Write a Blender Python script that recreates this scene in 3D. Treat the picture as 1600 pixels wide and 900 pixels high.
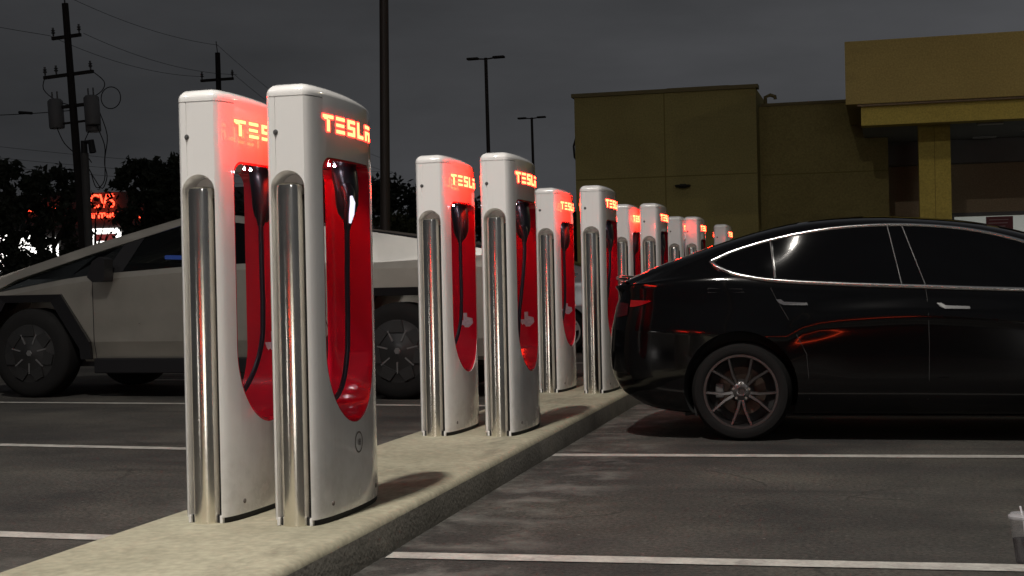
import bpy, bmesh, math, random
from mathutils import Vector, Matrix
random.seed(7)
R = math.radians
for o in list(bpy.data.objects): bpy.data.objects.remove(o, do_unlink=True)
S = bpy.context.scene
C = S.collection

# ------------------------------------------------------------------ camera
CH = 1.045
cam = bpy.data.cameras.new('camera'); camo = bpy.data.objects.new('camera', cam); C.objects.link(camo)
cam.lens = 50; cam.sensor_width = 36; cam.clip_end = 2000
YAW, PITCH, ROLL = .2552, .0034, .0213
fw = Vector((-math.sin(YAW)*math.cos(PITCH), math.cos(YAW)*math.cos(PITCH), -math.sin(PITCH)))
r0 = Vector((math.cos(YAW), math.sin(YAW), 0)); u0 = r0.cross(fw)
rt = r0*math.cos(ROLL) - u0*math.sin(ROLL); up = r0*math.sin(ROLL) + u0*math.cos(ROLL)
M = Matrix((rt, up, -fw)).transposed().to_4x4(); M.translation = (0, 0, CH)
camo.matrix_world = M
S.camera = camo
cam.dof.use_dof = False

# ------------------------------------------------------------------ night sky
W = bpy.data.worlds.new("World"); S.world = W; W.use_nodes = True
nt = W.node_tree; nt.nodes.clear()
out = nt.nodes.new('ShaderNodeOutputWorld'); bg = nt.nodes.new('ShaderNodeBackground')
tc = nt.nodes.new('ShaderNodeTexCoord'); mp = nt.nodes.new('ShaderNodeMapping'); nz = nt.nodes.new('ShaderNodeTexNoise')
cr = nt.nodes.new('ShaderNodeValToRGB')
mp.inputs['Scale'].default_value = (1.2, 1.2, 4.5)
nz.inputs['Scale'].default_value = 2.2; nz.inputs['Detail'].default_value = 6; nz.inputs['Roughness'].default_value = .55
cr.color_ramp.elements[0].position = .3; cr.color_ramp.elements[0].color = (.030, .031, .033, 1)
cr.color_ramp.elements[1].position = .75; cr.color_ramp.elements[1].color = (.056, .057, .061, 1)
sx = nt.nodes.new('ShaderNodeSeparateXYZ'); mr = nt.nodes.new('ShaderNodeMapRange')
mr.inputs['From Min'].default_value = 0; mr.inputs['From Max'].default_value = .35
mr.inputs['To Min'].default_value = 1.15; mr.inputs['To Max'].default_value = .95
mr2 = nt.nodes.new('ShaderNodeMapRange')   # city glow is stronger over the shops to the right
mr2.inputs['From Min'].default_value = -.6; mr2.inputs['From Max'].default_value = .15
mr2.inputs['To Min'].default_value = .72; mr2.inputs['To Max'].default_value = 1.4
ml = nt.nodes.new('ShaderNodeMath'); ml.operation = 'MULTIPLY'
L = nt.links.new
L(tc.outputs['Generated'], mp.inputs[0]); L(mp.outputs[0], nz.inputs['Vector']); L(nz.outputs['Fac'], cr.inputs[0])
L(tc.outputs['Generated'], sx.inputs[0]); L(sx.outputs['Z'], mr.inputs[0]); L(sx.outputs['X'], mr2.inputs[0])
L(mr.outputs[0], ml.inputs[0]); L(mr2.outputs[0], ml.inputs[1])
L(cr.outputs[0], bg.inputs[0]); L(ml.outputs[0], bg.inputs[1]); L(bg.outputs[0], out.inputs[0])

# ------------------------------------------------------------------ exposure
S.view_settings.view_transform = 'Standard'; S.view_settings.look = 'None'
S.view_settings.exposure = 0; S.view_settings.gamma = 1
try: S.view_settings.use_curve_mapping = False
except Exception: pass
KEY, SIDE, BACK, SHOP, LEFT = 1900, 130, 370, 6.0, 480     # strengths: lamp over the posts, lamp to the right, lamp at the shop canopy, lit shop front, added lamp for the truck

# ================================================================== materials
MATS = {}
def mat(name, col, rough=.5, metal=0, coat=0, emit=None, es=0, spec=.5, noise=None, bump=0, bscale=40, var=0, vscale=3, rvar=0):
    if name in MATS: return MATS[name]
    m = bpy.data.materials.new(name); m.use_nodes = True; n = m.node_tree; b = n.nodes['Principled BSDF']
    b.inputs['Base Color'].default_value = (*col, 1); b.inputs['Roughness'].default_value = rough
    b.inputs['Metallic'].default_value = metal; b.inputs['Coat Weight'].default_value = coat
    b.inputs['Coat Roughness'].default_value = .03; b.inputs['Specular IOR Level'].default_value = spec
    if emit: b.inputs['Emission Color'].default_value = (*emit, 1); b.inputs['Emission Strength'].default_value = es
    t = n.nodes.new('ShaderNodeTexCoord')
    if var:
        z = n.nodes.new('ShaderNodeTexNoise'); z.inputs['Scale'].default_value = vscale; z.inputs['Detail'].default_value = 8; z.inputs['Roughness'].default_value = .6
        n.links.new(t.outputs['Object'], z.inputs['Vector'])
        q = n.nodes.new('ShaderNodeValToRGB'); q.color_ramp.elements[0].position = .32; q.color_ramp.elements[1].position = .7
        q.color_ramp.elements[0].color = (*[c*(1-var) for c in col], 1); q.color_ramp.elements[1].color = (*[min(1, c*(1+var*.6)) for c in col], 1)
        n.links.new(z.outputs['Fac'], q.inputs[0]); n.links.new(q.outputs[0], b.inputs['Base Color'])
    if rvar:
        z = n.nodes.new('ShaderNodeTexNoise'); z.inputs['Scale'].default_value = 6; z.inputs['Detail'].default_value = 6
        n.links.new(t.outputs['Object'], z.inputs['Vector'])
        q = n.nodes.new('ShaderNodeMapRange'); q.inputs['To Min'].default_value = max(0, rough-rvar); q.inputs['To Max'].default_value = rough+rvar
        n.links.new(z.outputs['Fac'], q.inputs[0]); n.links.new(q.outputs[0], b.inputs['Roughness'])
    if bump:
        z = n.nodes.new('ShaderNodeTexNoise'); z.inputs['Scale'].default_value = bscale; z.inputs['Detail'].default_value = 8
        n.links.new(t.outputs['Object'], z.inputs['Vector'])
        k = n.nodes.new('ShaderNodeBump'); k.inputs['Strength'].default_value = bump; k.inputs['Distance'].default_value = .01
        n.links.new(z.outputs['Fac'], k.inputs['Height']); n.links.new(k.outputs[0], b.inputs['Normal'])
    MATS[name] = m; return m

def asphalt():
    m = bpy.data.materials.new('asphalt'); m.use_nodes = True; n = m.node_tree; b = n.nodes['Principled BSDF']; K = n.links.new
    t = n.nodes.new('ShaderNodeTexCoord')
    def noise(s, d=8, r=.6, vec=None):
        z = n.nodes.new('ShaderNodeTexNoise'); z.inputs['Scale'].default_value = s; z.inputs['Detail'].default_value = d; z.inputs['Roughness'].default_value = r
        K(vec or t.outputs['Object'], z.inputs['Vector']); return z.outputs['Fac']
    def ramp(f, p0, c0, p1, c1):
        q = n.nodes.new('ShaderNodeValToRGB'); q.color_ramp.elements[0].position = p0; q.color_ramp.elements[1].position = p1
        q.color_ramp.elements[0].color = (*c0, 1); q.color_ramp.elements[1].color = (*c1, 1); K(f, q.inputs[0]); return q.outputs[0]
    def mix(f, a, c, mode='MIX'):
        x = n.nodes.new('ShaderNodeMix'); x.data_type = 'RGBA'; x.blend_type = mode
        if isinstance(f, float): x.inputs[0].default_value = f
        else: K(f, x.inputs[0])
        K(a, x.inputs[6]); K(c, x.inputs[7]); return x.outputs[2]
    base = ramp(noise(.9), .34, (.030, .030, .030), .68, (.080, .078, .072))
    mps = n.nodes.new('ShaderNodeMapping'); mps.inputs['Scale'].default_value = (.35, 1.6, 1); K(t.outputs['Object'], mps.inputs[0])
    streak = ramp(noise(1.3, vec=mps.outputs[0]), .4, (.86, .86, .86), .7, (1.14, 1.12, 1.05))
    c = mix(1.0, base, streak, 'MULTIPLY')
    grain = ramp(noise(48, 5, .8), .36, (.35, .35, .36), .70, (1.85, 1.8, 1.7))
    c = mix(1.0, c, grain, 'MULTIPLY')
    # pale flecks of stone
    v = n.nodes.new('ShaderNodeTexVoronoi'); v.inputs['Scale'].default_value = 15; K(t.outputs['Object'], v.inputs['Vector'])
    fl = ramp(v.outputs['Distance'], .0, (1, 1, 1), .12, (0, 0, 0))
    gate = ramp(noise(5, 3), .50, (0, 0, 0), .60, (1, 1, 1))
    fg = mix(1.0, fl, gate, 'MULTIPLY')
    pale = n.nodes.new('ShaderNodeRGB'); pale.outputs[0].default_value = (.22, .21, .19, 1)
    c = mix(fg, c, pale.outputs[0])
    # worn paint and mortar smears, mostly along the kerb
    sep = n.nodes.new('ShaderNodeSeparateXYZ'); K(t.outputs['Object'], sep.inputs[0])
    band = n.nodes.new('ShaderNodeMapRange'); band.interpolation_type = 'SMOOTHSTEP'
    band.inputs['From Min'].default_value = -1.15; band.inputs['From Max'].default_value = -1.6; K(sep.outputs['X'], band.inputs[0])
    band2 = n.nodes.new('ShaderNodeMapRange'); band2.interpolation_type = 'SMOOTHSTEP'
    band2.inputs['From Min'].default_value = -3.6; band2.inputs['From Max'].default_value = -3.0; K(sep.outputs['X'], band2.inputs[0])
    sm = ramp(noise(3.2, 6, .65), .47, (0, 0, 0), .66, (.85, .85, .85))
    x = n.nodes.new('ShaderNodeMath'); x.operation = 'MULTIPLY'; K(band.outputs[0], x.inputs[0]); K(sm, x.inputs[1])
    x2 = n.nodes.new('ShaderNodeMath'); x2.operation = 'MULTIPLY'; K(x.outputs[0], x2.inputs[0]); K(band2.outputs[0], x2.inputs[1]); x = x2
    pale2 = n.nodes.new('ShaderNodeRGB'); pale2.outputs[0].default_value = (.17, .165, .15, 1)
    c = mix(x.outputs[0], c, pale2.outputs[0])
    # hairline cracks
    dist = n.nodes.new('ShaderNodeTexVoronoi'); dist.feature = 'DISTANCE_TO_EDGE'; dist.inputs['Scale'].default_value = .42
    wv = n.nodes.new('ShaderNodeVectorMath'); wv.operation = 'ADD'
    nn = n.nodes.new('ShaderNodeTexNoise'); nn.inputs['Scale'].default_value = 2.5; nn.inputs['Detail'].default_value = 6; K(t.outputs['Object'], nn.inputs['Vector'])
    sc = n.nodes.new('ShaderNodeVectorMath'); sc.operation = 'SCALE'; sc.inputs['Scale'].default_value = .5; K(nn.outputs['Color'], sc.inputs[0])
    K(t.outputs['Object'], wv.inputs[0]); K(sc.outputs[0], wv.inputs[1]); K(wv.outputs[0], dist.inputs['Vector'])
    ck = ramp(dist.outputs['Distance'], .0, (.75, .75, .75), .007, (0, 0, 0))
    dk = n.nodes.new('ShaderNodeRGB'); dk.outputs[0].default_value = (.012, .011, .01, 1)
    gate2 = ramp(noise(.9, 3), .5, (0, 0, 0), .6, (1, 1, 1))
    c = mix(mix(1.0, ck, gate2, 'MULTIPLY'), c, dk.outputs[0])
    oil = ramp(noise(1.1, 5, .55, mps.outputs[0]), .56, (0, 0, 0), .70, (.8, .8, .8)); od = n.nodes.new('ShaderNodeRGB'); od.outputs[0].default_value = (.020, .0195, .019, 1)
    c = mix(oil, c, od.outputs[0])
    drip = n.nodes.new('ShaderNodeTexVoronoi'); drip.inputs['Scale'].default_value = 3.1; K(wv.outputs[0], drip.inputs['Vector'])
    dr = ramp(drip.outputs['Distance'], .0, (.9, .9, .9), .11, (0, 0, 0)); dg = ramp(noise(1.7, 2), .52, (0, 0, 0), .60, (1, 1, 1))
    c = mix(mix(1.0, dr, dg, 'MULTIPLY'), c, od.outputs[0])
    K(c, b.inputs['Base Color'])
    b.inputs['Roughness'].default_value = .8; b.inputs['Specular IOR Level'].default_value = .35
    k = n.nodes.new('ShaderNodeBump'); k.inputs['Strength'].default_value = .9; k.inputs['Distance'].default_value = .012
    K(noise(70, 5, .8), k.inputs['Height']); K(k.outputs[0], b.inputs['Normal'])
    return m

def mottled(name, lo, hi, scale, rough, grain=60, bump=.3, dirt=None):
    m = bpy.data.materials.new(name); m.use_nodes = True; n = m.node_tree; b = n.nodes['Principled BSDF']; K = n.links.new
    t = n.nodes.new('ShaderNodeTexCoord')
    z = n.nodes.new('ShaderNodeTexNoise'); z.inputs['Scale'].default_value = scale; z.inputs['Detail'].default_value = 9; z.inputs['Roughness'].default_value = .62
    K(t.outputs['Object'], z.inputs['Vector'])
    q = n.nodes.new('ShaderNodeValToRGB'); q.color_ramp.elements[0].position = .3; q.color_ramp.elements[1].position = .68
    q.color_ramp.elements[0].color = (*lo, 1); q.color_ramp.elements[1].color = (*hi, 1); K(z.outputs['Fac'], q.inputs[0])
    g = n.nodes.new('ShaderNodeTexNoise'); g.inputs['Scale'].default_value = grain; g.inputs['Detail'].default_value = 4; K(t.outputs['Object'], g.inputs['Vector'])
    gq = n.nodes.new('ShaderNodeMapRange'); gq.inputs['From Min'].default_value = .3; gq.inputs['From Max'].default_value = .7; gq.inputs['To Min'].default_value = .82; gq.inputs['To Max'].default_value = 1.14; K(g.outputs['Fac'], gq.inputs[0])
    x = n.nodes.new('ShaderNodeMix'); x.data_type = 'RGBA'; x.blend_type = 'MULTIPLY'; x.inputs[0].default_value = 1
    K(q.outputs[0], x.inputs[6]); K(gq.outputs[0], x.inputs[7]); c = x.outputs[2]
    if dirt:
        d = n.nodes.new('ShaderNodeTexNoise'); d.inputs['Scale'].default_value = dirt[1]; d.inputs['Detail'].default_value = 7; d.inputs['Roughness'].default_value = .7
        mp2 = n.nodes.new('ShaderNodeMapping'); mp2.inputs['Location'].default_value = (3, 7, 1); mp2.inputs['Scale'].default_value = dirt[2]
        K(t.outputs['Object'], mp2.inputs[0]); K(mp2.outputs[0], d.inputs['Vector'])
        dq = n.nodes.new('ShaderNodeValToRGB'); dq.color_ramp.elements[0].position = .55; dq.color_ramp.elements[1].position = .75
        dq.color_ramp.elements[0].color = (0, 0, 0, 1); dq.color_ramp.elements[1].color = (.8, .8, .8, 1); K(d.outputs['Fac'], dq.inputs[0])
        y = n.nodes.new('ShaderNodeMix'); y.data_type = 'RGBA'; K(dq.outputs[0], y.inputs[0]); K(c, y.inputs[6]); y.inputs[7].default_value = (*dirt[0], 1); c = y.outputs[2]
    K(c, b.inputs['Base Color']); b.inputs['Roughness'].default_value = rough
    k = n.nodes.new('ShaderNodeBump'); k.inputs['Strength'].default_value = bump; k.inputs['Distance'].default_value = .008
    K(g.outputs['Fac'], k.inputs['Height']); K(k.outputs[0], b.inputs['Normal'])
    return m

def glass(name, tint, t):
    m = bpy.data.materials.new(name); m.use_nodes = True; n = m.node_tree; n.nodes.clear(); K = n.links.new
    o = n.nodes.new('ShaderNodeOutputMaterial'); a = n.nodes.new('ShaderNodeBsdfTransparent'); a.inputs[0].default_value = (*tint, 1)
    g = n.nodes.new('ShaderNodeBsdfGlossy'); g.inputs['Roughness'].default_value = .02
    f = n.nodes.new('ShaderNodeFresnel'); f.inputs['IOR'].default_value = t; x = n.nodes.new('ShaderNodeMixShader')
    K(f.outputs[0], x.inputs[0]); K(a.outputs[0], x.inputs[1]); K(g.outputs[0], x.inputs[2]); K(x.outputs[0], o.inputs[0]); return m

def enamel():
    m = bpy.data.materials.new('white_enamel'); m.use_nodes = True; n = m.node_tree; b = n.nodes['Principled BSDF']; K = n.links.new
    t = n.nodes.new('ShaderNodeTexCoord'); oi = n.nodes.new('ShaderNodeObjectInfo')
    ofs = n.nodes.new('ShaderNodeVectorMath'); ofs.operation = 'ADD'; sc = n.nodes.new('ShaderNodeVectorMath'); sc.operation = 'SCALE'; sc.inputs['Scale'].default_value = 1.0
    K(oi.outputs['Location'], sc.inputs[0]); K(t.outputs['Object'], ofs.inputs[0]); K(sc.outputs[0], ofs.inputs[1])
    def noise(s_, d, vec, mp=None):
        if mp:
            q = n.nodes.new('ShaderNodeMapping'); q.inputs['Scale'].default_value = mp; K(vec, q.inputs[0]); vec = q.outputs[0]
        z = n.nodes.new('ShaderNodeTexNoise'); z.inputs['Scale'].default_value = s_; z.inputs['Detail'].default_value = d; z.inputs['Roughness'].default_value = .65; K(vec, z.inputs['Vector']); return z.outputs['Fac']
    def rng(f, a, b_, c, d):
        q = n.nodes.new('ShaderNodeMapRange'); q.inputs['From Min'].default_value = a; q.inputs['From Max'].default_value = b_; q.inputs['To Min'].default_value = c; q.inputs['To Max'].default_value = d; K(f, q.inputs[0]); return q.outputs[0]
    def mul(a, b_):
        q = n.nodes.new('ShaderNodeMath'); q.operation = 'MULTIPLY'; q.use_clamp = True; K(a, q.inputs[0]); K(b_, q.inputs[1]); return q.outputs[0]
    def add(a, b_):
        q = n.nodes.new('ShaderNodeMath'); q.operation = 'ADD'; q.use_clamp = True; K(a, q.inputs[0]); K(b_, q.inputs[1]); return q.outputs[0]
    v = ofs.outputs[0]; sp = n.nodes.new('ShaderNodeSeparateXYZ'); K(t.outputs['Object'], sp.inputs[0])
    splash = mul(rng(sp.outputs['Z'], .40, .02, 0, .42), rng(noise(9, 8, v), .42, .66, .1, 1))      # road grime thrown up round the foot
    runs = mul(rng(noise(7, 6, v, (6, 6, .35)), .55, .72, 0, .10), rng(sp.outputs['Z'], 1.7, .9, .3, 1))
    scuff = rng(noise(5, 9, v, (1, 1, 2.5)), .67, .71, 0, .25)
    f = add(add(splash, runs), scuff)
    x = n.nodes.new('ShaderNodeMix'); x.data_type = 'RGBA'; K(f, x.inputs[0]); x.inputs[6].default_value = (.79, .78, .765, 1); x.inputs[7].default_value = (.30, .28, .24, 1)
    K(x.outputs[2], b.inputs['Base Color']); K(rng(f, 0, 1, .16, .6), b.inputs['Roughness'])
    b.inputs['Coat Weight'].default_value = 1; K(rng(f, 0, .6, .03, .4), b.inputs['Coat Roughness'])
    return m
WHITE = enamel(); MATS['white_enamel'] = WHITE
RED = mat('red_gloss', (.62, .008, .030), .12, coat=.8, var=.12, vscale=2)
STEEL = mat('brushed_steel', (.86, .82, .74), .2, metal=1, var=.16, vscale=5, rvar=.09)
BLACKP = mat('black_plastic', (.012, .012, .016), .35)
RUBBER = mat('cable_rubber', (.016, .015, .03), .38)
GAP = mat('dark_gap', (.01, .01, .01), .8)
LOGO = mat('logo_core', (.1, .02, .01), .5, emit=(1, .019, .006), es=72)
HALO = mat('logo_halo', (.1, .01, .01), .5, emit=(1, .035, .02), es=7)  # glow around the letters, put in as wider red emissive strokes
LED = mat('led_lens', (.8, .8, .8), .3, emit=(.85, .85, 1), es=90)
STICK = mat('pale_sticker', (.62, .62, .68), .5, var=.25, vscale=60)
BADGE = mat('grey_print', (.12, .10, .09), .5)
BLACKCAR = mat('black_paint', (.0012, .0012, .0014), .10, coat=.35, spec=.3)
DARKGLASS = mat('tinted_glass', (.0015, .0015, .0018), .03, coat=0, spec=.35)
CHROME = mat('chrome_trim', (.75, .74, .72), .16, metal=1)
TYRE = mat('tyre_rubber', (.006, .006, .006), .85, spec=.2, bump=.2, bscale=60, var=.2, vscale=8)
RIM = mat('grey_alloy', (.12, .115, .115), .3, metal=.9)
SILVERRIM = mat('silver_alloy', (.6, .58, .55), .3, metal=.8)
DISC = mat('brake_steel', (.06, .045, .036), .5, metal=.8, var=.3, vscale=10)
TAIL = mat('tail_lens', (.20, .003, .005), .12, coat=1)
STAINLESS = mat('raw_stainless', (.48, .455, .40), .33, metal=.85, var=.14, vscale=1.6, rvar=.12)
CLAD = mat('matt_cladding', (.007, .007, .008), .6, spec=.2)
COVER = mat('aero_cover', (.012, .012, .012), .4)
SILVER = mat('silver_paint', (.24, .25, .26), .3, metal=.4, coat=.7)
WOOD = mat('dark_timber', (.018, .014, .012), .9, var=.3, vscale=3)
PAINTPOLE = mat('bronze_paint', (.025, .017, .012), .6, var=.15)
GALV = mat('grey_metal', (.10, .10, .10), .5, metal=.3)
WIRE = mat('wire_black', (.012, .012, .012), .7)
LEAF = mat('leaf_dark', (.018, .024, .012), .75, var=.5, vscale=1.2)
LEAF2 = mat('leaf_olive', (.045, .050, .012), .7, var=.5, vscale=1.5)
BARK = mat('bark', (.03, .024, .018), .9, bump=.6, bscale=12)
LINE = mottled('line_paint', (.24, .235, .215), (.44, .43, .395), 7, .7, 60, .4, ((.07, .068, .062), 5, (1, 1, 1)))
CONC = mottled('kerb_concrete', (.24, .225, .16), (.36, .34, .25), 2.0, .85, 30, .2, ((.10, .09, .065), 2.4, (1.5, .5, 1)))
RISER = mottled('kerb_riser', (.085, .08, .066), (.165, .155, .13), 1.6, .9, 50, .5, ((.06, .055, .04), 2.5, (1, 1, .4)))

# ================================================================== mesh helpers
def link(name, me, parent=None):
    o = bpy.data.objects.new(name, me); C.objects.link(o)
    if parent: o.parent = parent
    return o
def root(name, loc, rz=0, label=None, cat=None, group=None):
    o = link(name, None); o.location = loc; o.rotation_euler = (0, 0, rz); tag(o, label, cat, group); return o
def tag(o, label=None, cat=None, group=None, kind=None):
    for k, v in (('label', label), ('category', cat), ('group', group), ('kind', kind)):
        if v: o[k] = v
    return o
def smooth(me, ang=40):
    for p in me.polygons: p.use_smooth = True
    try: me.set_sharp_from_angle(angle=R(ang))
    except Exception: pass
def mk(name, vs, fs, m, parent=None, sm=None, mi=None):
    me = bpy.data.meshes.new(name); me.from_pydata([tuple(v) for v in vs], [], fs)
    for x in (m if isinstance(m, (list, tuple)) else [m]): me.materials.append(x)
    if mi: me.polygons.foreach_set('material_index', mi)
    b = bmesh.new(); b.from_mesh(me); bmesh.ops.recalc_face_normals(b, faces=b.faces); b.to_mesh(me); b.free()
    if sm: smooth(me, sm)
    me.update(); return link(name, me, parent)

class MB:
    def __init__(s): s.v = []; s.f = []; s.i = []
    def add(s, vs, fs, i=0):
        n = len(s.v); s.v += [Vector(v) for v in vs]; s.f += [[n+k for k in f] for f in fs]; s.i += [i]*len(fs); return s
    def box(s, a, b, i=0, bev=0):
        (x0, y0, z0), (x1, y1, z1) = a, b
        if bev:
            m = bmesh.new(); bmesh.ops.create_cube(m, size=1)
            for v in m.verts: v.co = Vector(((x0+x1)/2+v.co.x*(x1-x0), (y0+y1)/2+v.co.y*(y1-y0), (z0+z1)/2+v.co.z*(z1-z0)))
            bmesh.ops.bevel(m, geom=m.edges[:], offset=bev, segments=2, affect='EDGES', profile=.5)
            m.verts.index_update(); s.add([v.co.copy() for v in m.verts], [[v.index for v in f.verts] for f in m.faces], i); m.free(); return s
        return s.add([(x0,y0,z0),(x1,y0,z0),(x1,y1,z0),(x0,y1,z0),(x0,y0,z1),(x1,y0,z1),(x1,y1,z1),(x0,y1,z1)],
                     [(0,3,2,1),(4,5,6,7),(0,1,5,4),(1,2,6,5),(2,3,7,6),(3,0,4,7)], i)
    def tube(s, pts, r, n=8, i=0, cap=True):
        pts = [Vector(p) for p in pts]; rr = r if isinstance(r, (list, tuple)) else [r]*len(pts)
        vs = []; fs = []; pu = None
        for k, p in enumerate(pts):
            d = (pts[min(k+1, len(pts)-1)]-pts[max(k-1, 0)]).normalized()
            if pu is None: a = d.orthogonal().normalized()
            else: a = (pu-d*pu.dot(d)).normalized()
            pu = a; b = d.cross(a)
            for j in range(n):
                t = 2*math.pi*j/n; vs.append(p+(a*math.cos(t)+b*math.sin(t))*rr[k])
        for k in range(len(pts)-1):
            for j in range(n): fs.append((k*n+j, k*n+(j+1)%n, (k+1)*n+(j+1)%n, (k+1)*n+j))
        if cap: fs.append(tuple(range(n))[::-1]); fs.append(tuple(range((len(pts)-1)*n, len(pts)*n)))
        return s.add(vs, fs, i)
    def lathe(s, prof, o=(0,0,0), axis='Z', n=32, i=0, closed=False):
        vs = []; fs = []; m = len(prof)
        for k in range(n):
            t = 2*math.pi*k/n; c, q = math.cos(t), math.sin(t)
            for (r, h) in prof:
                p = (r*c, r*q, h) if axis == 'Z' else ((r*c, h, r*q) if axis == 'Y' else (h, r*c, r*q))
                vs.append((p[0]+o[0], p[1]+o[1], p[2]+o[2]))
        for k in range(n):
            for j in range(m if closed else m-1):
                a = k*m+j; b = k*m+(j+1)%m; c2 = ((k+1)%n)*m+(j+1)%m; d = ((k+1)%n)*m+j
                fs.append((a, b, c2, d))
        return s.add(vs, fs, i)
    def prism(s, poly, f0, f1, i=0):
        n = len(poly); vs = [f0(*p) for p in poly]+[f1(*p) for p in poly]
        fs = [tuple(range(n))[::-1], tuple(range(n, 2*n))]+[(k, (k+1)%n, n+(k+1)%n, n+k) for k in range(n)]
        return s.add(vs, fs, i)
    def build(s, name, m, parent=None, sm=None): return mk(name, s.v, s.f, m, parent, sm, s.i)

def boolean(ob, cut, op='DIFFERENCE'):
    md = ob.modifiers.new('b', 'BOOLEAN'); md.operation = op; md.object = cut; md.solver = 'EXACT'
    bpy.context.view_layer.update()
    dg = bpy.context.evaluated_depsgraph_get(); me = bpy.data.meshes.new_from_object(ob.evaluated_get(dg))
    ob.modifiers.clear(); old = ob.data; ob.data = me; bpy.data.meshes.remove(old)
def kill(*obs):
    for o in obs:
        me = o.data; bpy.data.objects.remove(o, do_unlink=True)
        if me and me.users == 0: bpy.data.meshes.remove(me)
def interp(x, pts):
    if x <= pts[0][0]: return pts[0][1]
    for a, b in zip(pts, pts[1:]):
        if x <= b[0]: return a[1]+(b[1]-a[1])*(x-a[0])/(b[0]-a[0])
    return pts[-1][1]
def spl(x, pts):      # smooth monotone-ish hermite through pts
    if x <= pts[0][0]: return pts[0][1]
    if x >= pts[-1][0]: return pts[-1][1]
    k = 0
    while pts[k+1][0] < x: k += 1
    def sl(i):
        if i <= 0: return (pts[1][1]-pts[0][1])/(pts[1][0]-pts[0][0])
        if i >= len(pts)-1: return (pts[-1][1]-pts[-2][1])/(pts[-1][0]-pts[-2][0])
        return (pts[i+1][1]-pts[i-1][1])/(pts[i+1][0]-pts[i-1][0])
    h = pts[k+1][0]-pts[k][0]; t = (x-pts[k][0])/h; m0, m1 = sl(k)*h, sl(k+1)*h; a, b = pts[k][1], pts[k+1][1]
    return (2*t**3-3*t*t+1)*a+(t**3-2*t*t+t)*m0+(-2*t**3+3*t*t)*b+(t**3-t*t)*m1
def catmull(P, n=8):
    P = [Vector(p) for p in P]; o = []
    for k in range(len(P)-1):
        a = P[max(k-1, 0)]; b = P[k]; c = P[k+1]; d = P[min(k+2, len(P)-1)]
        for j in range(n):
            t = j/n; o.append(.5*((2*b)+(c-a)*t+(2*a-5*b+4*c-d)*t*t+(3*b-a-3*c+d)*t**3))
    o.append(P[-1]); return o
def text_mesh(s, size):
    cu = bpy.data.curves.new('t', 'FONT'); cu.body = s; cu.size = size; cu.align_x = 'LEFT'; cu.extrude = size*.06
    o = bpy.data.objects.new('t', cu); C.objects.link(o); bpy.context.view_layer.update()
    dg = bpy.context.evaluated_depsgraph_get(); me = bpy.data.meshes.new_from_object(o.evaluated_get(dg))
    vs = [v.co.copy() for v in me.vertices]; fs = [list(p.vertices) for p in me.polygons]
    bpy.data.objects.remove(o, do_unlink=True); bpy.data.curves.remove(cu); bpy.data.meshes.remove(me); return vs, fs
def struct(o): return tag(o, kind='structure')

# ================================================================== ground, kerb, painted lines
g = mk('ground', [(-500, -200, 0), (500, -200, 0), (500, 900, 0), (-500, 900, 0)], [(0, 1, 2, 3)], asphalt()); struct(g)
KR = [(-40, -1.80), (3, -1.865), (5, -1.89), (8.2, -1.96), (11.7, -2.03), (24, -2.10)]
KH = .145
def kerb():
    m = MB(); prof = []
    sec = []
    ys = [-40, -20, 0, 2, 3, 4, 5, 6, 8.2, 10, 11.7, 16, 24]
    for y in ys:
        xr = interp(y, KR)-.0; xl = -2.80; b = .022
        sec.append([(xl, y, -.05), (xl, y, KH-b), (xl+b*.3, y, KH-b*.3), (xl+b, y, KH), (xr-b*1.6, y, KH), (xr-b*.45, y, KH-b*.35), (xr, y, KH-b*1.3), (xr+.012, y, -.05)])
    n = 8
    for s_ in sec: m.v += [Vector(p) for p in s_]
    for k in range(len(sec)-1):
        for j in range(n-1):
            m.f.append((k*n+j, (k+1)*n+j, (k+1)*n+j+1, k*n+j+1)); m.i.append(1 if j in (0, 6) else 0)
    m.f.append(tuple((len(sec)-1)*n+j for j in range(n))); m.i.append(1)
    m.f.append(tuple(range(n))); m.i.append(1)
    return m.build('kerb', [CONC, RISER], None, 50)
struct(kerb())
def stripe(a, b, w, z=.004):
    a = Vector((*a, z)); b = Vector((*b, z)); d = (b-a).normalized(); nrm = Vector((-d.y, d.x, 0))*w/2
    n = 24; vs = []; fs = []
    for k in range(n+1):
        p = a.lerp(b, k/n); vs += [p-nrm*random.uniform(.93, 1.03), p+nrm*random.uniform(.93, 1.03)]
        if k: fs.append((2*k-2, 2*k, 2*k+1, 2*k-1))
    return struct(mk('parking_line', vs, fs, LINE))
stripe((-1.87, 5.20), (4.5, 5.46), .125); stripe((-1.945, 8.36), (4.5, 8.70), .125)
stripe((-2.81, 5.38), (-8.5, 5.55), .125); stripe((-2.81, 8.37), (-9.0, 8.86), .125); stripe((-2.81, 11.66), (-9.2, 12.06), .11)
for y in (14.75, 17.8, 20.9, 23.9): stripe((-2.81, y), (-8.6, y+.3), .11); stripe((-1.9, y-3.0), (3.6, y-2.8), .11)
stripe((-1.85, 2.1), (4.2, 2.3), .125)

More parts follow.
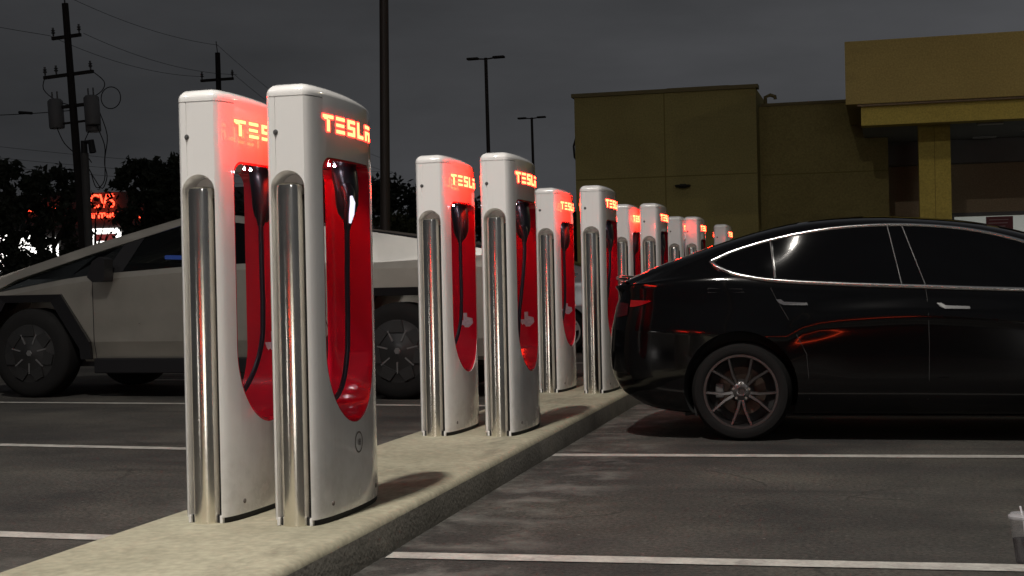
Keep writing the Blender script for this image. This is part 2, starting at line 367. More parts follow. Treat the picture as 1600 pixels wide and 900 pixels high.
# ================================================================== charging posts
HW = [(0, .069), (.008, .079), (.025, .089), (.06, .099), (.12, .109), (.22, .117), (.36, .122), (.50, .117), (.60, .105), (.68, .086), (.74, .062), (.78, .035), (.80, .0)]
PL = .80
PH = 1.675
def hw(y): return spl(max(0, min(y, PL)), HW)
def plan(ins=0, sxx=1):
    ys = [.0, .003, .008, .015, .025, .04, .07, .11, .16, .22, .28, .34, .40, .46, .52, .57, .61, .65, .69, .725, .755, .778, .793]
    rp = [(hw(y), y) for y in ys]
    pts = rp+[(0, PL)]+[(-x, y) for x, y in rp[::-1]]
    if ins:
        n = len(pts); q = []
        for k in range(n):
            a = Vector(pts[k-1]); b = Vector(pts[(k+1) % n]); d = (b-a).normalized(); nr = Vector((-d.y, d.x))
            p = Vector(pts[k])+nr*ins
            q.append((p.x, p.y))
        pts = q
    return [(x*sxx, y) for x, y in pts]
def body_mesh(sxx=1.0, name='shell', top=PH, bot=.022):
    rings = [(plan(0, sxx), bot)]
    r = .046
    def shrink(d, base=plan(0, sxx)): return [(x*(1-d/.115), PL/2+(y-PL/2)*(1-d/(PL/2))) for x, y in base]
    for k in range(0, 9):
        a = k/8*math.pi/2; rings.append((shrink(r*(1-math.cos(a))), top-r*.85+r*.85*math.sin(a)))
    rings.append((shrink(.07), top+.003))
    m = MB(); n = len(rings[0][0])
    for ri, z in rings: m.v += [Vector((x, y, z)) for x, y in ri]
    for k in range(len(rings)-1):
        for j in range(n): m.f.append((k*n+j, k*n+(j+1) % n, (k+1)*n+(j+1) % n, (k+1)*n+j)); m.i.append(0)
    m.f.append(tuple(range(n))[::-1]); m.f.append(tuple(range((len(rings)-1)*n, len(rings)*n))); m.i += [0, 0]
    for v in m.v:
        if v.z > top-.06 and v.y > 0: v.z -= .050*(v.y/PL)**2.6*min(1, (v.z-(top-.06))/.06)
        v.z += 0
    return m.build(name, WHITE)
def uoutline(g=0):
    y0, y1, zt, cr_, = .092+g, .625-g, 1.40-g, .055
    yc = (y0+y1)/2; hwid = (y1-y0)/2; pts = []
    for k in range(0, 33):
        a = math.pi+math.pi*k/32; pts.append((yc+hwid*math.cos(a), .66+(.30-g)*math.sin(a)))
    for k in range(0, 9):
        a = k/8*math.pi/2; pts.append((y1-cr_+cr_*math.cos(a), zt-cr_+cr_*math.sin(a)))
    for k in range(0, 9):
        a = math.pi/2+k/8*math.pi/2; pts.append((y0+cr_+cr_*math.cos(a), zt-cr_+cr_*math.sin(a)))
    return pts
def arch(h, zt, z0=-.2):
    return [(-h, z0), (h, z0)]+[(h*math.cos(a), zt-h*1.0+h*math.sin(a)) for a in [k/20*math.pi for k in range(21)]]
shell = body_mesh()
cut = MB().prism(uoutline(), lambda y, z: (-.4, y, z), lambda y, z: (.4, y, z)).build('c', WHITE); boolean(shell, cut); kill(cut)
c1 = MB(); A0, A1 = arch(.073, 1.352), arch(.062, 1.334); n = len(A0)
c1.add([(x, -.022, z) for x, z in A0]+[(x, .03, z) for x, z in A1], [tuple(range(n))[::-1], tuple(range(n, 2*n))]+[(k, (k+1) % n, n+(k+1) % n, n+k) for k in range(n)])
cut = c1.build('c', WHITE); boolean(shell, cut); kill(cut)
cut = MB().prism(arch(.062, 1.334), lambda x, z: (x, .01, z), lambda x, z: (x, .082, z)).build('c', WHITE); boolean(shell, cut); kill(cut)
cut = MB().box((-.2, -.1, PH-.052), (.2, .105, PH-.048)).build('c', WHITE)
core = MB().box((-.074, .006, -1), (.074, .2, 3)).build('c', WHITE); boolean(cut, core); boolean(shell, cut); kill(cut, core)
cut = MB().box((-.046, -.1, 1.34), (-.0425, .0035, PH-.05)).build('c', WHITE); boolean(shell, cut); kill(cut)
smooth(shell.data, 32)
SHELL = shell.data
lin = MB(); o1, o2 = uoutline(.0008), uoutline(.0085); n = len(o1)
lv = [(-.3, y, z) for y, z in o1]+[(.3, y, z) for y, z in o1]+[(-.3, y, z) for y, z in o2]+[(.3, y, z) for y, z in o2]
lf = []
for k in range(n):
    j = (k+1) % n
    lf += [(k, j, n+j, n+k), (2*n+k, 3*n+k, 3*n+j, 2*n+j), (k, 2*n+k, 2*n+j, j), (n+k, n+j, 3*n+j, 3*n+k)]
lin.add(lv, lf); lino = lin.build('lining', RED)
bb = body_mesh(.975, 'bb'); boolean(lino, bb, 'INTERSECT'); kill(bb)
lino.data.materials.clear(); lino.data.materials.append(RED)
for p in lino.data.polygons: p.material_index = 0
smooth(lino.data, 35)
LINING = lino.data
bpy.data.objects.remove(lino); bpy.data.objects.remove(shell)

# lettering strokes per letter, unit box (u right, v up)
LET = {'T': [(0, .80, 1, 1), (.12, .72, .42, .82), (.38, 0, .62, .72)],
       'E': [(.04, .80, .96, 1), (.04, .41, .90, .59), (.04, 0, .96, .2)],
       'S': [(.04, .80, .98, 1), (.04, .52, .28, .82), (.04, .41, .98, .60), (.74, .1, .98, .45), (.04, 0, .98, .2)],
       'L': [(.06, .12, .32, 1), (.06, 0, .96, .2)],
       'A': [(.04, .80, .96, 1), (.04, 0, .28, .6), (.72, 0, .96, .6), (.04, .42, .96, .6)]}
def lettering(side):
    m = MB(); y0, pitch, wdt, z0, h = .100, .1085, .085, 1.500, .063
    def P(y, z, off): return Vector((side*(hw(y)+off), y, z))
    for k, ch in enumerate('TESLA'):
        for (a, b, c, d) in LET[ch]:
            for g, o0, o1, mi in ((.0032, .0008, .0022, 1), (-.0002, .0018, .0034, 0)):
                ya, yb = k*pitch+a*wdt-g, k*pitch+c*wdt+g; za, zb = z0+b*h-g, z0+d*h+g
                ys = [ya+(yb-ya)*t/4 for t in range(5)]
                if side > 0: yy = [y0+y for y in ys]
                else: yy = [y0+4*pitch+wdt-y for y in ys]
                vs = []
                for y in yy: vs += [P(y, za, o0), P(y, zb, o0), P(y, za, o1), P(y, zb, o1)]
                fs = [(0, 1, 3, 2), (16, 18, 19, 17)]
                for t in range(4):
                    q = 4*t; fs += [(q+2, q+3, q+7, q+6), (q, q+4, q+5, q+1), (q+1, q+5, q+7, q+3), (q, q+2, q+6, q+4)]
                m.add(vs, fs, mi)
    return m
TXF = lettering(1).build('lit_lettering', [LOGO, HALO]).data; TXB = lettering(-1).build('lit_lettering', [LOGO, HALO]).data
for o in list(bpy.data.objects):
    if o.name.startswith('lit_lettering'): bpy.data.objects.remove(o)
TX = [(-.5,.05),(-.18,.05),(-.18,.5),(.08,.5),(.08,.25),(.45,.17),(.5,-.1),(.42,-.2),(.18,-.38),(.1,-.6),(-.05,-.5),(-.12,-.3),(-.25,-.2),(-.33,-.28),(-.42,-.15)]
GROUP = 'charging posts along the concrete island'
def post(x, y, label, cab, star=False, badge=False, rz=0.0, cabpts=None):
    t = root('charging_post', (x, y, KH), rz, label, 'charging post', GROUP)
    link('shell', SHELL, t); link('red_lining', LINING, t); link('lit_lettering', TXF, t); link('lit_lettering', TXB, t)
    MB().tube([(-.003, .030, .0), (-.003, .030, 1.275), (-.003, .030, 1.29), (-.003, .030, 1.297)], [.0535, .0535, .050, .036], 44).build('steel_tube', STEEL, t, 40)
    MB().box((-.0612, .036, .0), (.0612, .0815, 1.255)).build('slot_shade', GAP, t)  # dark box standing in for the shade behind the tube
    b = MB(); b.prism([(px_*.965, py_*.97+.012) for px_, py_ in plan()], lambda a, c: (a, c, .0), lambda a, c: (a, c, .03)); b.build('base_plate', GAP, t)
    for sx_ in (-1, 1): MB().box((sx_*.066-.006, .0, 0), (sx_*.066+.006, .02, .03), 0, .002).build('foot_clip', WHITE, t)
    for yy in (.12, .60):
        m = MB(); xx = hw(yy); m.add([(xx+.003, yy+.009*math.cos(a), .07+.009*math.sin(a)) for a in [k*math.pi/5 for k in range(10)]]+[(xx-.004, yy+.011*math.cos(a), .07+.011*math.sin(a)) for a in [k*math.pi/5 for k in range(10)]],
              [tuple(range(10))]+[(k, (k+1) % 10, 10+(k+1) % 10, 10+k) for k in range(10)]); m.build('bolt', BADGE, t)
    lk = MB(); lk.lathe([(0, -.006), (.005, -.006), (.0055, -.002), (.009, -.002), (.011, .001)], (-.044, 0, 1.49), 'Y', 20); lk.build('lock', GALV, t, 40)
    # dock under the roof of the opening
    d = MB(); d.tube([(.02, .53, 1.397), (.03, .52, 1.36), (.042, .505, 1.30), (.048, .49, 1.235), (.048, .485, 1.20), (.045, .49, 1.18)], [.050, .052, .050, .046, .036, .02], 24)
    dock = d.build('dock', BLACKP, t, 50)
    if cab == 0:
        h = MB(); h.tube([(.062, .45, 1.30), (.085, .42, 1.275), (.098, .395, 1.225), (.092, .385, 1.17), (.085, .39, 1.13)], [.026, .026, .022, .018, .013], 14); hd = h.build('plug_handle', BLACKP, dock, 50)
        h = MB(); h.tube([(.108, .385, 1.262), (.118, .372, 1.235), (.115, .366, 1.19), (.105, .372, 1.155)], [.006, .011, .011, .005], 10); h.build('handle_highlight', mat('handle_glint', (.85, .85, .9), .15, coat=1, emit=(.8, .8, 1), es=1.2), hd, 50)  # white highlight on the handle, put in as a glowing strip
        cp = [(.085, .39, 1.14), (.08, .40, 1.06), (.065, .43, .92), (.05, .465, .76), (.04, .475, .62), (.03, .44, .50), (.02, .36, .445), (.01, .27, .455), (-.01, .18, .52), (-.02, .10, .60)]
    elif cab == 1:
        h = MB(); h.tube([(.05, .47, 1.24), (.052, .455, 1.20), (.052, .45, 1.16)], [.03, .022, .013], 14); h.build('plug_handle', BLACKP, dock, 50)
        cp = [(.052, .45, 1.18), (.052, .45, 1.0), (.052, .452, .82), (.045, .45, .68), (.03, .40, .56), (.01, .30, .47), (-.01, .20, .50), (-.02, .10, .60)]
    else:
        h = MB(); h.tube([(.05, .47, 1.24), (.07, .44, 1.20), (.07, .43, 1.15)], [.032, .024, .013], 14); h.build('plug_handle', BLACKP, dock, 50)
        cp = [(.07, .43, 1.16), (.075, .40, 1.05), (.07, .36, .9), (.05, .35, .72), (.03, .38, .56), (.02, .36, .45), (.0, .27, .455), (-.01, .18, .53), (-.02, .10, .62)]
    MB().tube(catmull(cabpts or cp, 8), .0105, 12).build('cable', RUBBER, t, 60)
    for yy in (.150, .37, .43, .49):
         MB().lathe([(0, -.003), (.0045, -.003), (.005, 0)], (.02, yy, 1.3908), 'Z', 12).build('downlight', LED, t)
    if star:
        MB().prism([(a*.092, b_*.105) for a, b_ in TX], lambda a, b_: (.03+a, .6162, .665+b_), lambda a, b_: (.03+a, .6145, .665+b_)).build('sticker', STICK, t)
    if badge:
        m = MB(); n = 40; yc, zc, vs = .372, .277, []
        for rr in (.0365, .0435):
            for k in range(n):
                a = 2*math.pi*k/n; yy = yc+rr*math.cos(a); vs.append((hw(yy)+.0012, yy, zc+rr*math.sin(a)))
        m.add(vs, [(k, (k+1) % n, n+(k+1) % n, n+k) for k in range(n)])
        tv, tf = text_mesh('1B', .036); w = max(v.x for v in tv)
        m.add([(hw(yc)+.0012+abs(v.z)*.2, yc-w/2+v.x, zc-.012+v.y) for v in tv], tf)
        m.build('number_badge', BADGE, t)
    return t
post(-2.168, 4.985, 'tall white charging post with circled 1B badge, nearest in the right-hand row', 0, badge=True)
post(-2.545, 5.00, 'tall white charging post glowing red, directly left of the circled 1B post', 1, star=True)
post(-2.205, 8.08, 'white charging post, second in the right-hand row, sticker behind its cable', 2, star=True)
post(-2.600, 8.06, 'white charging post, second in the left-hand row, pale state-shaped sticker in its red opening', 1, star=True)
post(-2.262, 11.22, 'white charging post right behind the black car\'s bumper, third in the right-hand row', 2)
post(-2.655, 11.30, 'white charging post, third in the left-hand row, in front of the silver car', 1, star=True)
post(-2.262, 14.15, 'white charging post, fourth in the right-hand row, seen above the car boot', 2)
post(-2.545, 14.15, 'white charging post, fourth in the left-hand row, glowing red behind the third right-hand post', 1)
post(-2.272, 17.5, 'small white charging post, fifth in the right-hand row, above the car\'s sloping rear', 2)
post(-2.455, 17.3, 'narrow red-lit charging post, fifth in the left-hand row, half behind the fourth right-hand post', 1)
post(-2.222, 20.3, 'smallest and farthest white charging post, against the ochre wall', 2)

# ================================================================== wheels
def wheel(parent, x, z, y, r, style, w=.22, side=-1, rimr=None):
    t = link('wheel', None, parent); t.location = (x, y, z)
    if side > 0: t.rotation_euler = (0, 0, math.pi)
    rr = rimr or r*.73
    m = MB(); m.lathe([(rr, .0), (rr+.006, -.006), (rr+(r-rr)*.35, -.014), (rr+(r-rr)*.72, -.006), (r-.012, .018), (r, .04), (r, w-.04), (r-.012, w-.018), (rr, w), (rr-.01, w*.5)], (0, .012, 0), 'Y', 72, closed=True)
    m.build('tyre', TYRE, t, 35)
    m = MB()
    if style == 'ten':
        m.lathe([(rr+.001, .010), (rr+.003, .004), (rr-.012, .004), (rr-.018, .018), (rr-.024, w-.02), (rr+.002, w-.01)], (0, .002, 0), 'Y', 72)
        for p in range(5):
            for q in (-1, 1):
                a0 = R(90+72*p)-math.pi+q*R(8.5); a1 = R(90+72*p)-math.pi+q*R(16.5)
                def pt(rad, a, y, lat): return (rad*math.cos(a)-lat*math.sin(a), y, rad*math.sin(a)+lat*math.cos(a))
                vs = []
                for rad, a, y, hwd in ((.055, a0, .030, .013), (.12, a0*.7+a1*.3, .016, .0105), (rr-.014, a1, .006, .0095)):
                    vs += [pt(rad, a, y, -hwd*.7), pt(rad, a, y, hwd*.7), pt(rad, a, y+.012, hwd), pt(rad, a, y+.035, hwd*.8), pt(rad, a, y+.035, -hwd*.8), pt(rad, a, y+.012, -hwd)]
                fs = []
                for s_ in range(2):
                    for j in range(6): fs.append((s_*6+j, s_*6+(j+1) % 6, s_*6+6+(j+1) % 6, s_*6+6+j))
                m.add(vs, fs+[tuple(range(6)), tuple(range(12, 18))])
        m.lathe([(0, .028), (.018, .028), (.02, .022), (.03, .020), (.034, .026), (.055, .03), (.072, .045), (.078, .07)], (0, 0, 0), 'Y', 40)
        m.build('rim', RIM, t, 40)
        for p in range(5):
            a = R(90+72*p+36)-math.pi; MB().lathe([(0, -.002), (.0085, -.002), (.0095, .012)], (.052*math.cos(a), .026, .052*math.sin(a)), 'Y', 8).build('wheel_nut', CHROME, t, 40)
        k = MB(); k.lathe([(.05, .095), (.06, .09), (.155, .09), (.155, .1), (.05, .1)], (0, 0, 0), 'Y', 40); k.build('brake_disc', DISC, t, 40)
        k = MB(); k.box((-.17, .075, -.045), (-.115, .12, .05), 0, .01); k.build('caliper', GALV, t)
        k = MB(); k.lathe([(0, .13), (rr-.02, .14)], (0, 0, 0), 'Y', 24); k.build('inner_well', GAP, t)
    elif style == 'five':
        m.lathe([(rr+.001, .010), (rr+.003, .002), (rr-.018, .002), (rr-.024, .02), (rr-.03, w-.02)], (0, .002, 0), 'Y', 48)
        for p in range(5):
            a = R(90+72*p)
            vs = []
            for rad, y, hwd in ((.04, .02, .03), (rr-.015, .006, .042)):
                for lat, yy in ((-hwd, y), (hwd, y), (hwd, y+.04), (-hwd, y+.04)): vs.append((rad*math.cos(a)-lat*math.sin(a), yy, rad*math.sin(a)+lat*math.cos(a)))
            m.add(vs, [(0, 1, 5, 4), (1, 2, 6, 5), (2, 3, 7, 6), (3, 0, 4, 7), (0, 1, 2, 3), (4, 5, 6, 7)])
        m.lathe([(0, .012), (.04, .012), (.055, .03)], (0, 0, 0), 'Y', 24)
        m.build('rim', SILVERRIM, t, 40)
        k = MB(); k.lathe([(0, .10), (rr-.02, .12)], (0, 0, 0), 'Y', 24); k.build('inner_well', GAP, t)
    else:   # aero cover with seven flat blades and light slots
        m.lathe([(0, -.004), (.06, -.004), (.07, .002), (rr*.62, -.006), (rr*.66, .0), (rr+.004, .008), (rr-.02, .04)], (0, .0, 0), 'Y', 56)
        for p in range(7):
            a = R(90+360/7*p)
            vs = []
            for rad, hwd, y in ((rr*.60, .075, -.016), (rr*.98, .050, -.012)):
                for lat, yy in ((-hwd, y), (hwd, y), (hwd, y+.02), (-hwd, y+.02)): vs.append((rad*math.cos(a)-lat*math.sin(a), yy, rad*math.sin(a)+lat*math.cos(a)))
            m.add(vs, [(0, 1, 5, 4), (1, 2, 6, 5), (2, 3, 7, 6), (3, 0, 4, 7), (0, 1, 2, 3), (4, 5, 6, 7)])
        m.build('wheel_cover', COVER, t, 40)
        for p in range(7):
            k = MB(); a = R(90+360/7*(p+.5)); vs = []
            for rad in (rr*.35, rr*.72):
                for lat, yy in ((-.007, -.010), (.007, -.010), (.007, .004), (-.007, .004)): vs.append((rad*math.cos(a)-lat*math.sin(a), yy, rad*math.sin(a)+lat*math.cos(a)))
            k.add(vs, [(0, 1, 5, 4), (1, 2, 6, 5), (2, 3, 7, 6), (3, 0, 4, 7), (0, 1, 2, 3), (4, 5, 6, 7)]); k.build('spoke', GALV, t)
        k = MB(); k.lathe([(0, -.010), (.028, -.010), (.034, -.003)], (0, 0, 0), 'Y', 6); k.build('hub_cap', GALV, t)
    return t

# ================================================================== sedans
ZT = [(-.94, 1.035), (-.90, 1.05), (-.727, 1.104), (-.543, 1.172), (-.316, 1.245), (-.09, 1.317), (.13, 1.378), (.35, 1.421), (.565, 1.441), (.80, 1.446), (1.0, 1.438), (1.4, 1.398), (1.65, 1.35), (1.85, 1.29), (2.15, 1.17), (2.5, 1.02), (2.7, .955), (3.0, .905), (3.3, .84), (3.55, .75), (3.72, .62), (3.78, .52)]
XR0 = [(.10, .62), (.143, .52), (.2, .27), (.31, .11), (.40, .06), (.458, .045), (.568, .035), (.72, .05), (.865, .08), (.93, .105), (.965, .11), (1.0, .075), (1.04, .055), (1.2, .055)]
def wm(x):
    return spl(x, [(-.95, .50), (-.93, .66), (-.89, .78), (-.82, .865), (-.70, .925), (-.5, .968), (-.2, .996), (.2, 1), (2.2, 1), (2.8, .985), (3.2, .95), (3.45, .88), (3.62, .78), (3.72, .66), (3.78, .5)])
def section(x):
    zt = spl(x, ZT); m = wm(x)
    zb = min(spl(x, [(-.95, 1.0), (-.2, 1.03), (.2, 1.0), (1.1, .96), (1.8, .93), (2.5, .90), (3.8, .8)]), zt-.05)
    zc = spl(x, [(-1, .76), (.15, .70), (.30, .69), (.42, .745), (.66, .776), (1.12, .793), (1.72, .77), (2.6, .72), (3.8, .66)]); a1 = min(1, max(0, (x-.22)/.2)); a2 = min(1, max(0, (x-.48)/.2))*min(1, max(0, (2.5-x)/.3))
    k = (zb-.17)/(.96-.17)
    zz = lambda z: .17+(z-.17)*min(1, k) if z > .17 else z
    end = max(0, (x-3.2)/.6)
    bot = .17+.10*end
    e2 = .20*math.exp(-max(0, x+.93)/.20)
    g = max(0, zt-.075-zb)
    gh = min(1, g/.3)
    ctl = [(.60, bot-.01+e2), (.84, bot+e2), (.905, zz(.26)+end*.05+e2*.75), (.924, zz(.37)+e2*.45), (.929-.004*a2, zz(.475)), (.927-.006*a2, zz(zc-.13)), (.928-.010*a1, zz(zc-.045)), (.925, zz(zc+.005)) if False else (.928-.004*a1, zz(zc-.02)), (.916, zz(zc+.04)), (.888, zz(.89)), (.862, zb)]
    rail = .69 if gh >= 1 else .69+(1-gh)*.06
    ctl += [(.862+(rail-.862)*.30, zb+g*.33), (.862+(rail-.862)*.62, zb+g*.66), (rail, zb+g), (rail-.10, zt-.034 if gh > .3 else zt-.03), (rail*.45, zt-.008), (0, zt)]
    return [(y*m, z) for y, z in ctl]
def dense(x, n=4):
    P = catmull([(y, z, 0) for y, z in section(x)], n); P[-1].x = 0
    return [(max(0, p.x), p.y) for p in P]
def xs_adj(x, z, y):
    f = math.exp(-max(0, x+.93)/.16); fx = x+interp(z, XR0)*f*.95
    return fx
def y_at(x, z):
    P = dense(x, 6); prev = P[0]
    best = None
    for a, b in zip(P[6:], P[7:]):
        if min(a[1], b[1]) <= z <= max(a[1], b[1]) and a[1] != b[1]:
            t = (z-a[1])/(b[1]-a[1]); best = a[0]+(b[0]-a[0])*t
    return best if best is not None else P[-6][0]
def sedan(name, loc, rz, paint, rimstyle, label, detail=True, group=None):
    t = root(name, loc, rz, label, 'car', group)
    xs = [-.95, -.945, -.93, -.91, -.88, -.84, -.78, -.70]+[-.6+.1*k for k in range(43)]+[3.66, 3.72, 3.76, 3.78]
    m = MB(); rings = []
    for x in xs:
        D = dense(x, 4); ring = [(xs_adj(x, z, y), -y, z) for y, z in D]+[(xs_adj(x, z, y), y, z) for y, z in D[:-1][::-1]]
        rings.append(ring)
    n = len(rings[0])
    for r_ in rings: m.v += [Vector(p) for p in r_]
    for k in range(len(rings)-1):
        for j in range(n): m.f.append((k*n+j, k*n+(j+1) % n, (k+1)*n+(j+1) % n, (k+1)*n+j)); m.i.append(0)
    for e, ri in ((0, rings[0]), (len(rings)-1, rings[-1])):
        # close the end by bridging left and right halves
        h = n//2
        for j in range(h):
            a, b, c, d = e*n+j, e*n+j+1, e*n+n-2-j if n-2-j >= 0 else 0, e*n+n-1-j
            q = [a, b, c, d]; q2 = []
            for w_ in q:
                if w_ not in q2: q2.append(w_)
            if len(q2) >= 3: m.f.append(tuple(q2)); m.i.append(0)
    body = m.build('body', paint, t)
    # wheel arches
    for wx in (0, 2.86):
        c = MB().lathe([(0, -1.2), (.368, -1.2), (.358, -.60), (.0, -.60)], (wx, 0, .345), 'Y', 56).build('c', paint); body.data.materials.append(GAP) if len(body.data.materials) < 2 else None
        c.data.materials.clear(); c.data.materials.append(GAP); c.location = loc; c.rotation_euler = (0, 0, rz)
        boolean(body, c); kill(c)
        c = MB().lathe([(0, 1.2), (.368, 1.2), (.358, .60), (.0, .60)], (wx, 0, .345), 'Y', 56).build('c', GAP); c.location = loc; c.rotation_euler = (0, 0, rz)
        boolean(body, c); kill(c)
    for o_ in (body,): smooth(o_.data, 38)
    for s_ in (-1, 1):
        for wx in (0, 2.86): wheel(t, wx, .318, s_*.895, .3195, rimstyle, .225, s_, .236)
    off = .004
    def surf(x, z, s_, o=off): return (xs_adj(x, z, 0), s_*(y_at(x, z)+o), z)
    def patch(nm, B, T, s_, mt, o=off, nx=16, nz_=6, par=t):
        vs = []; fs = []
        for i in range(nx+1):
            a = B(i/nx); b = T(i/nx)
            for j in range(nz_+1):
                x = a[0]+(b[0]-a[0])*j/nz_; z = a[1]+(b[1]-a[1])*j/nz_; vs.append(surf(x, z, s_, o))
        for i in range(nx):
            for j in range(nz_): q = i*(nz_+1)+j; fs.append((q, q+nz_+1, q+nz_+2, q+1))
        return mk(nm, vs, fs, mt, par, 60)
    ZC = [(-.184, 1.161), (-.071, 1.213), (.178, 1.285), (.424, 1.332), (.665, 1.358), (.982, 1.364), (1.293, 1.340), (1.522, 1.300), (1.747, 1.235), (2.1, 1.105), (2.38, .98)]
    ZB = [(-.184, 1.158), (-.167, 1.135), (-.098, 1.100), (-.017, 1.070), (.185, 1.032), (.583, 1.000), (1.088, .973), (1.728, .940), (2.38, .915)]
    def edge(tbl, x0, x1, dz): return lambda s: (x0+(x1-x0)*s, spl(x0+(x1-x0)*s, tbl)+dz)
    for s_ in (-1, 1):
        patch('quarter_window', edge(ZB, -.15, .222, .010), edge(ZC, -.15, .190, -.010), s_, DARKGLASS)
        patch('rear_window', edge(ZB, .236, 1.005, .010), edge(ZC, .206, .925, -.010), s_, DARKGLASS)
        patch('pillar_panel', edge(ZB, 1.012, 1.145, .010), edge(ZC, .932, 1.015, -.010), s_, DARKGLASS, off)
        patch('front_window', edge(ZB, 1.155, 2.33, .010), edge(ZC, 1.025, 2.33, -.010), s_, DARKGLASS)
        for xa, xb, nm in ((.226, .192, 'window_seam'), (1.009, .928, 'window_seam'), (1.150, 1.019, 'window_seam')):
            pts = []
            for j in range(9):
                q = j/8; x = xa+(xb-xa)*q; za = spl(xa, ZB)+.01; zb_ = spl(xb, ZC)-.01; pts.append(surf(x, za+(zb_-za)*q, s_, .006))
            MB().tube(pts, .0035, 6).build(nm, GALV, t, 60)
        top = [surf(x, spl(x, ZC), s_, .002) for x in [-.19+.06*k for k in range(43)]]
        bot = [surf(x, spl(x, ZB)-.001, s_, .003) for x in [-.19, -.175, -.15, -.12, -.08, -.04, 0]+[.06*k for k in range(1, 40)]]
        MB().tube(top, .012, 8).build('chrome_strip', CHROME, t, 60); MB().tube(bot, .0155, 8).build('chrome_strip', CHROME, t, 60)
        for hx in (.234, 1.212):
            z0 = .895-(.015 if hx > 1 else 0)-.012*0
            pl = [(0, .006), (.03, .006), (.052, -.010), (.195, -.018), (.198, -.034), (.05, -.030), (.02, -.018)]
            zz = .9 if hx < 1 else .862
            f0 = lambda a, b_: surf(hx+a, zz+b_, s_, .010); f1 = lambda a, b_: surf(hx+a, zz+b_, s_, -.002)
            MB().prism(pl, f0, f1).build('door_handle', CHROME, t)
        # door shut lines, charge flap, crease seams
        def seam(pts, r_=.0028): MB().tube([surf(x, z, s_, -.0012) for x, z in pts], r_, 5).build('panel_gap', GAP, t)
        seam([(1.150, .965), (1.158, .90), (1.163, .80), (1.165, .6), (1.16, .4), (1.15, .27)])
        seam([(.20, .98), (.24, .9), (.30, .8), (.36, .68), (.42, .56), (.43, .42), (.43, .27)])
        seam([(2.33, .92), (2.34, .7), (2.34, .4), (2.33, .27)])
        seam([(-.20, .985), (.02, .975), (.03, .955), (-.20, .958), (-.20, .985)], .0022)
        # tail lamp
        Bt = lambda s: (-.90+.39*s, .905-.055*min(1, s*2.4)+.045*max(0, s-.55)*2.2); Tt = lambda s: (-.90+.39*s, .965-.010*s-.048*max(0, s-.5)*2)
        patch('tail_light', lambda s: (-.745+.165*s, .872+.038*s*s), lambda s: (-.745+.165*s, .918-.008*s), s_, TAIL, .005, 12, 4)
        patch('tail_light', lambda s: (-.87+.11*s, .80+.02*s), lambda s: (-.87+.11*s, .905-.012*s), s_, mat('tail_dark', (.03, .002, .003), .15, coat=1), .005, 8, 3)
        # mirror
        b = MB(); b.box((2.02, -.11, -.06), (2.20, .08, .07), 0, .03)
        o = b.build('mirror', paint, t, 50); o.location = (-.0, s_*1.0, .98)
    # spoiler lip, number plate recess, rear reflector
    lip = []
    for k in range(25):
        q = -1+k/12; y = q*.70; x = -.905+.16*abs(q)**2.6; lip.append((x, y, 1.068-.012*abs(q)**2))
    MB().tube(lip, [.006+.010*(1-abs(-1+k/12)**4) for k in range(25)], 8).build('boot_spoiler', paint, t, 60)
    MB().box((-.935, -.26, .62), (-.915, .26, .74), 0, .004).build('number_plate', mat('plate', (.35, .35, .35), .4), t)
    MB().box((-.38, -.74, .15), (3.4, .74, .22)).build('underbody', GAP, t)
    # windscreen and rear glass follow the roof skin
    def top_patch(nm, x0, x1, wfr):
        vs = []; fs = []; nx, ny = 14, 12
        for i in range(nx+1):
            x = x0+(x1-x0)*i/nx; D = dense(x, 6); hwid = wfr
            for j in range(ny+1):
                y = (-1+2*j/ny)*hwid; z = None
                for a, b_ in zip(D, D[1:]):
                    if a[1] > .8 and (a[0]-abs(y))*(b_[0]-abs(y)) <= 0 and a[0] != b_[0]:
                        z = a[1]+(b_[1]-a[1])*(a[0]-abs(y))/(a[0]-b_[0])
                if z is None: z = D[-1][1]
                vs.append((x, y, z+.004))
        for i in range(nx):
            for j in range(ny): q = i*(ny+1)+j; fs.append((q, q+1, q+ny+2, q+ny+1))
        mk(nm, vs, fs, DARKGLASS, t, 60)
    top_patch('rear_glass', -.35, .35, .50); top_patch('roof_glass', .42, 1.55, .52); top_patch('windscreen', 1.62, 2.5, .52)
    return t
sedan('black_sedan', (-.895, 10.07, 0), 0.0, BLACKCAR, 'ten', 'glossy black fastback sedan backed up to the kerb, bright metal trim round dark windows')
sedan('silver_sedan', (-4.52, 21.2, 0), math.pi, SILVER, 'five', 'silver grey sedan parked left of the island, mostly hidden behind the charging posts')

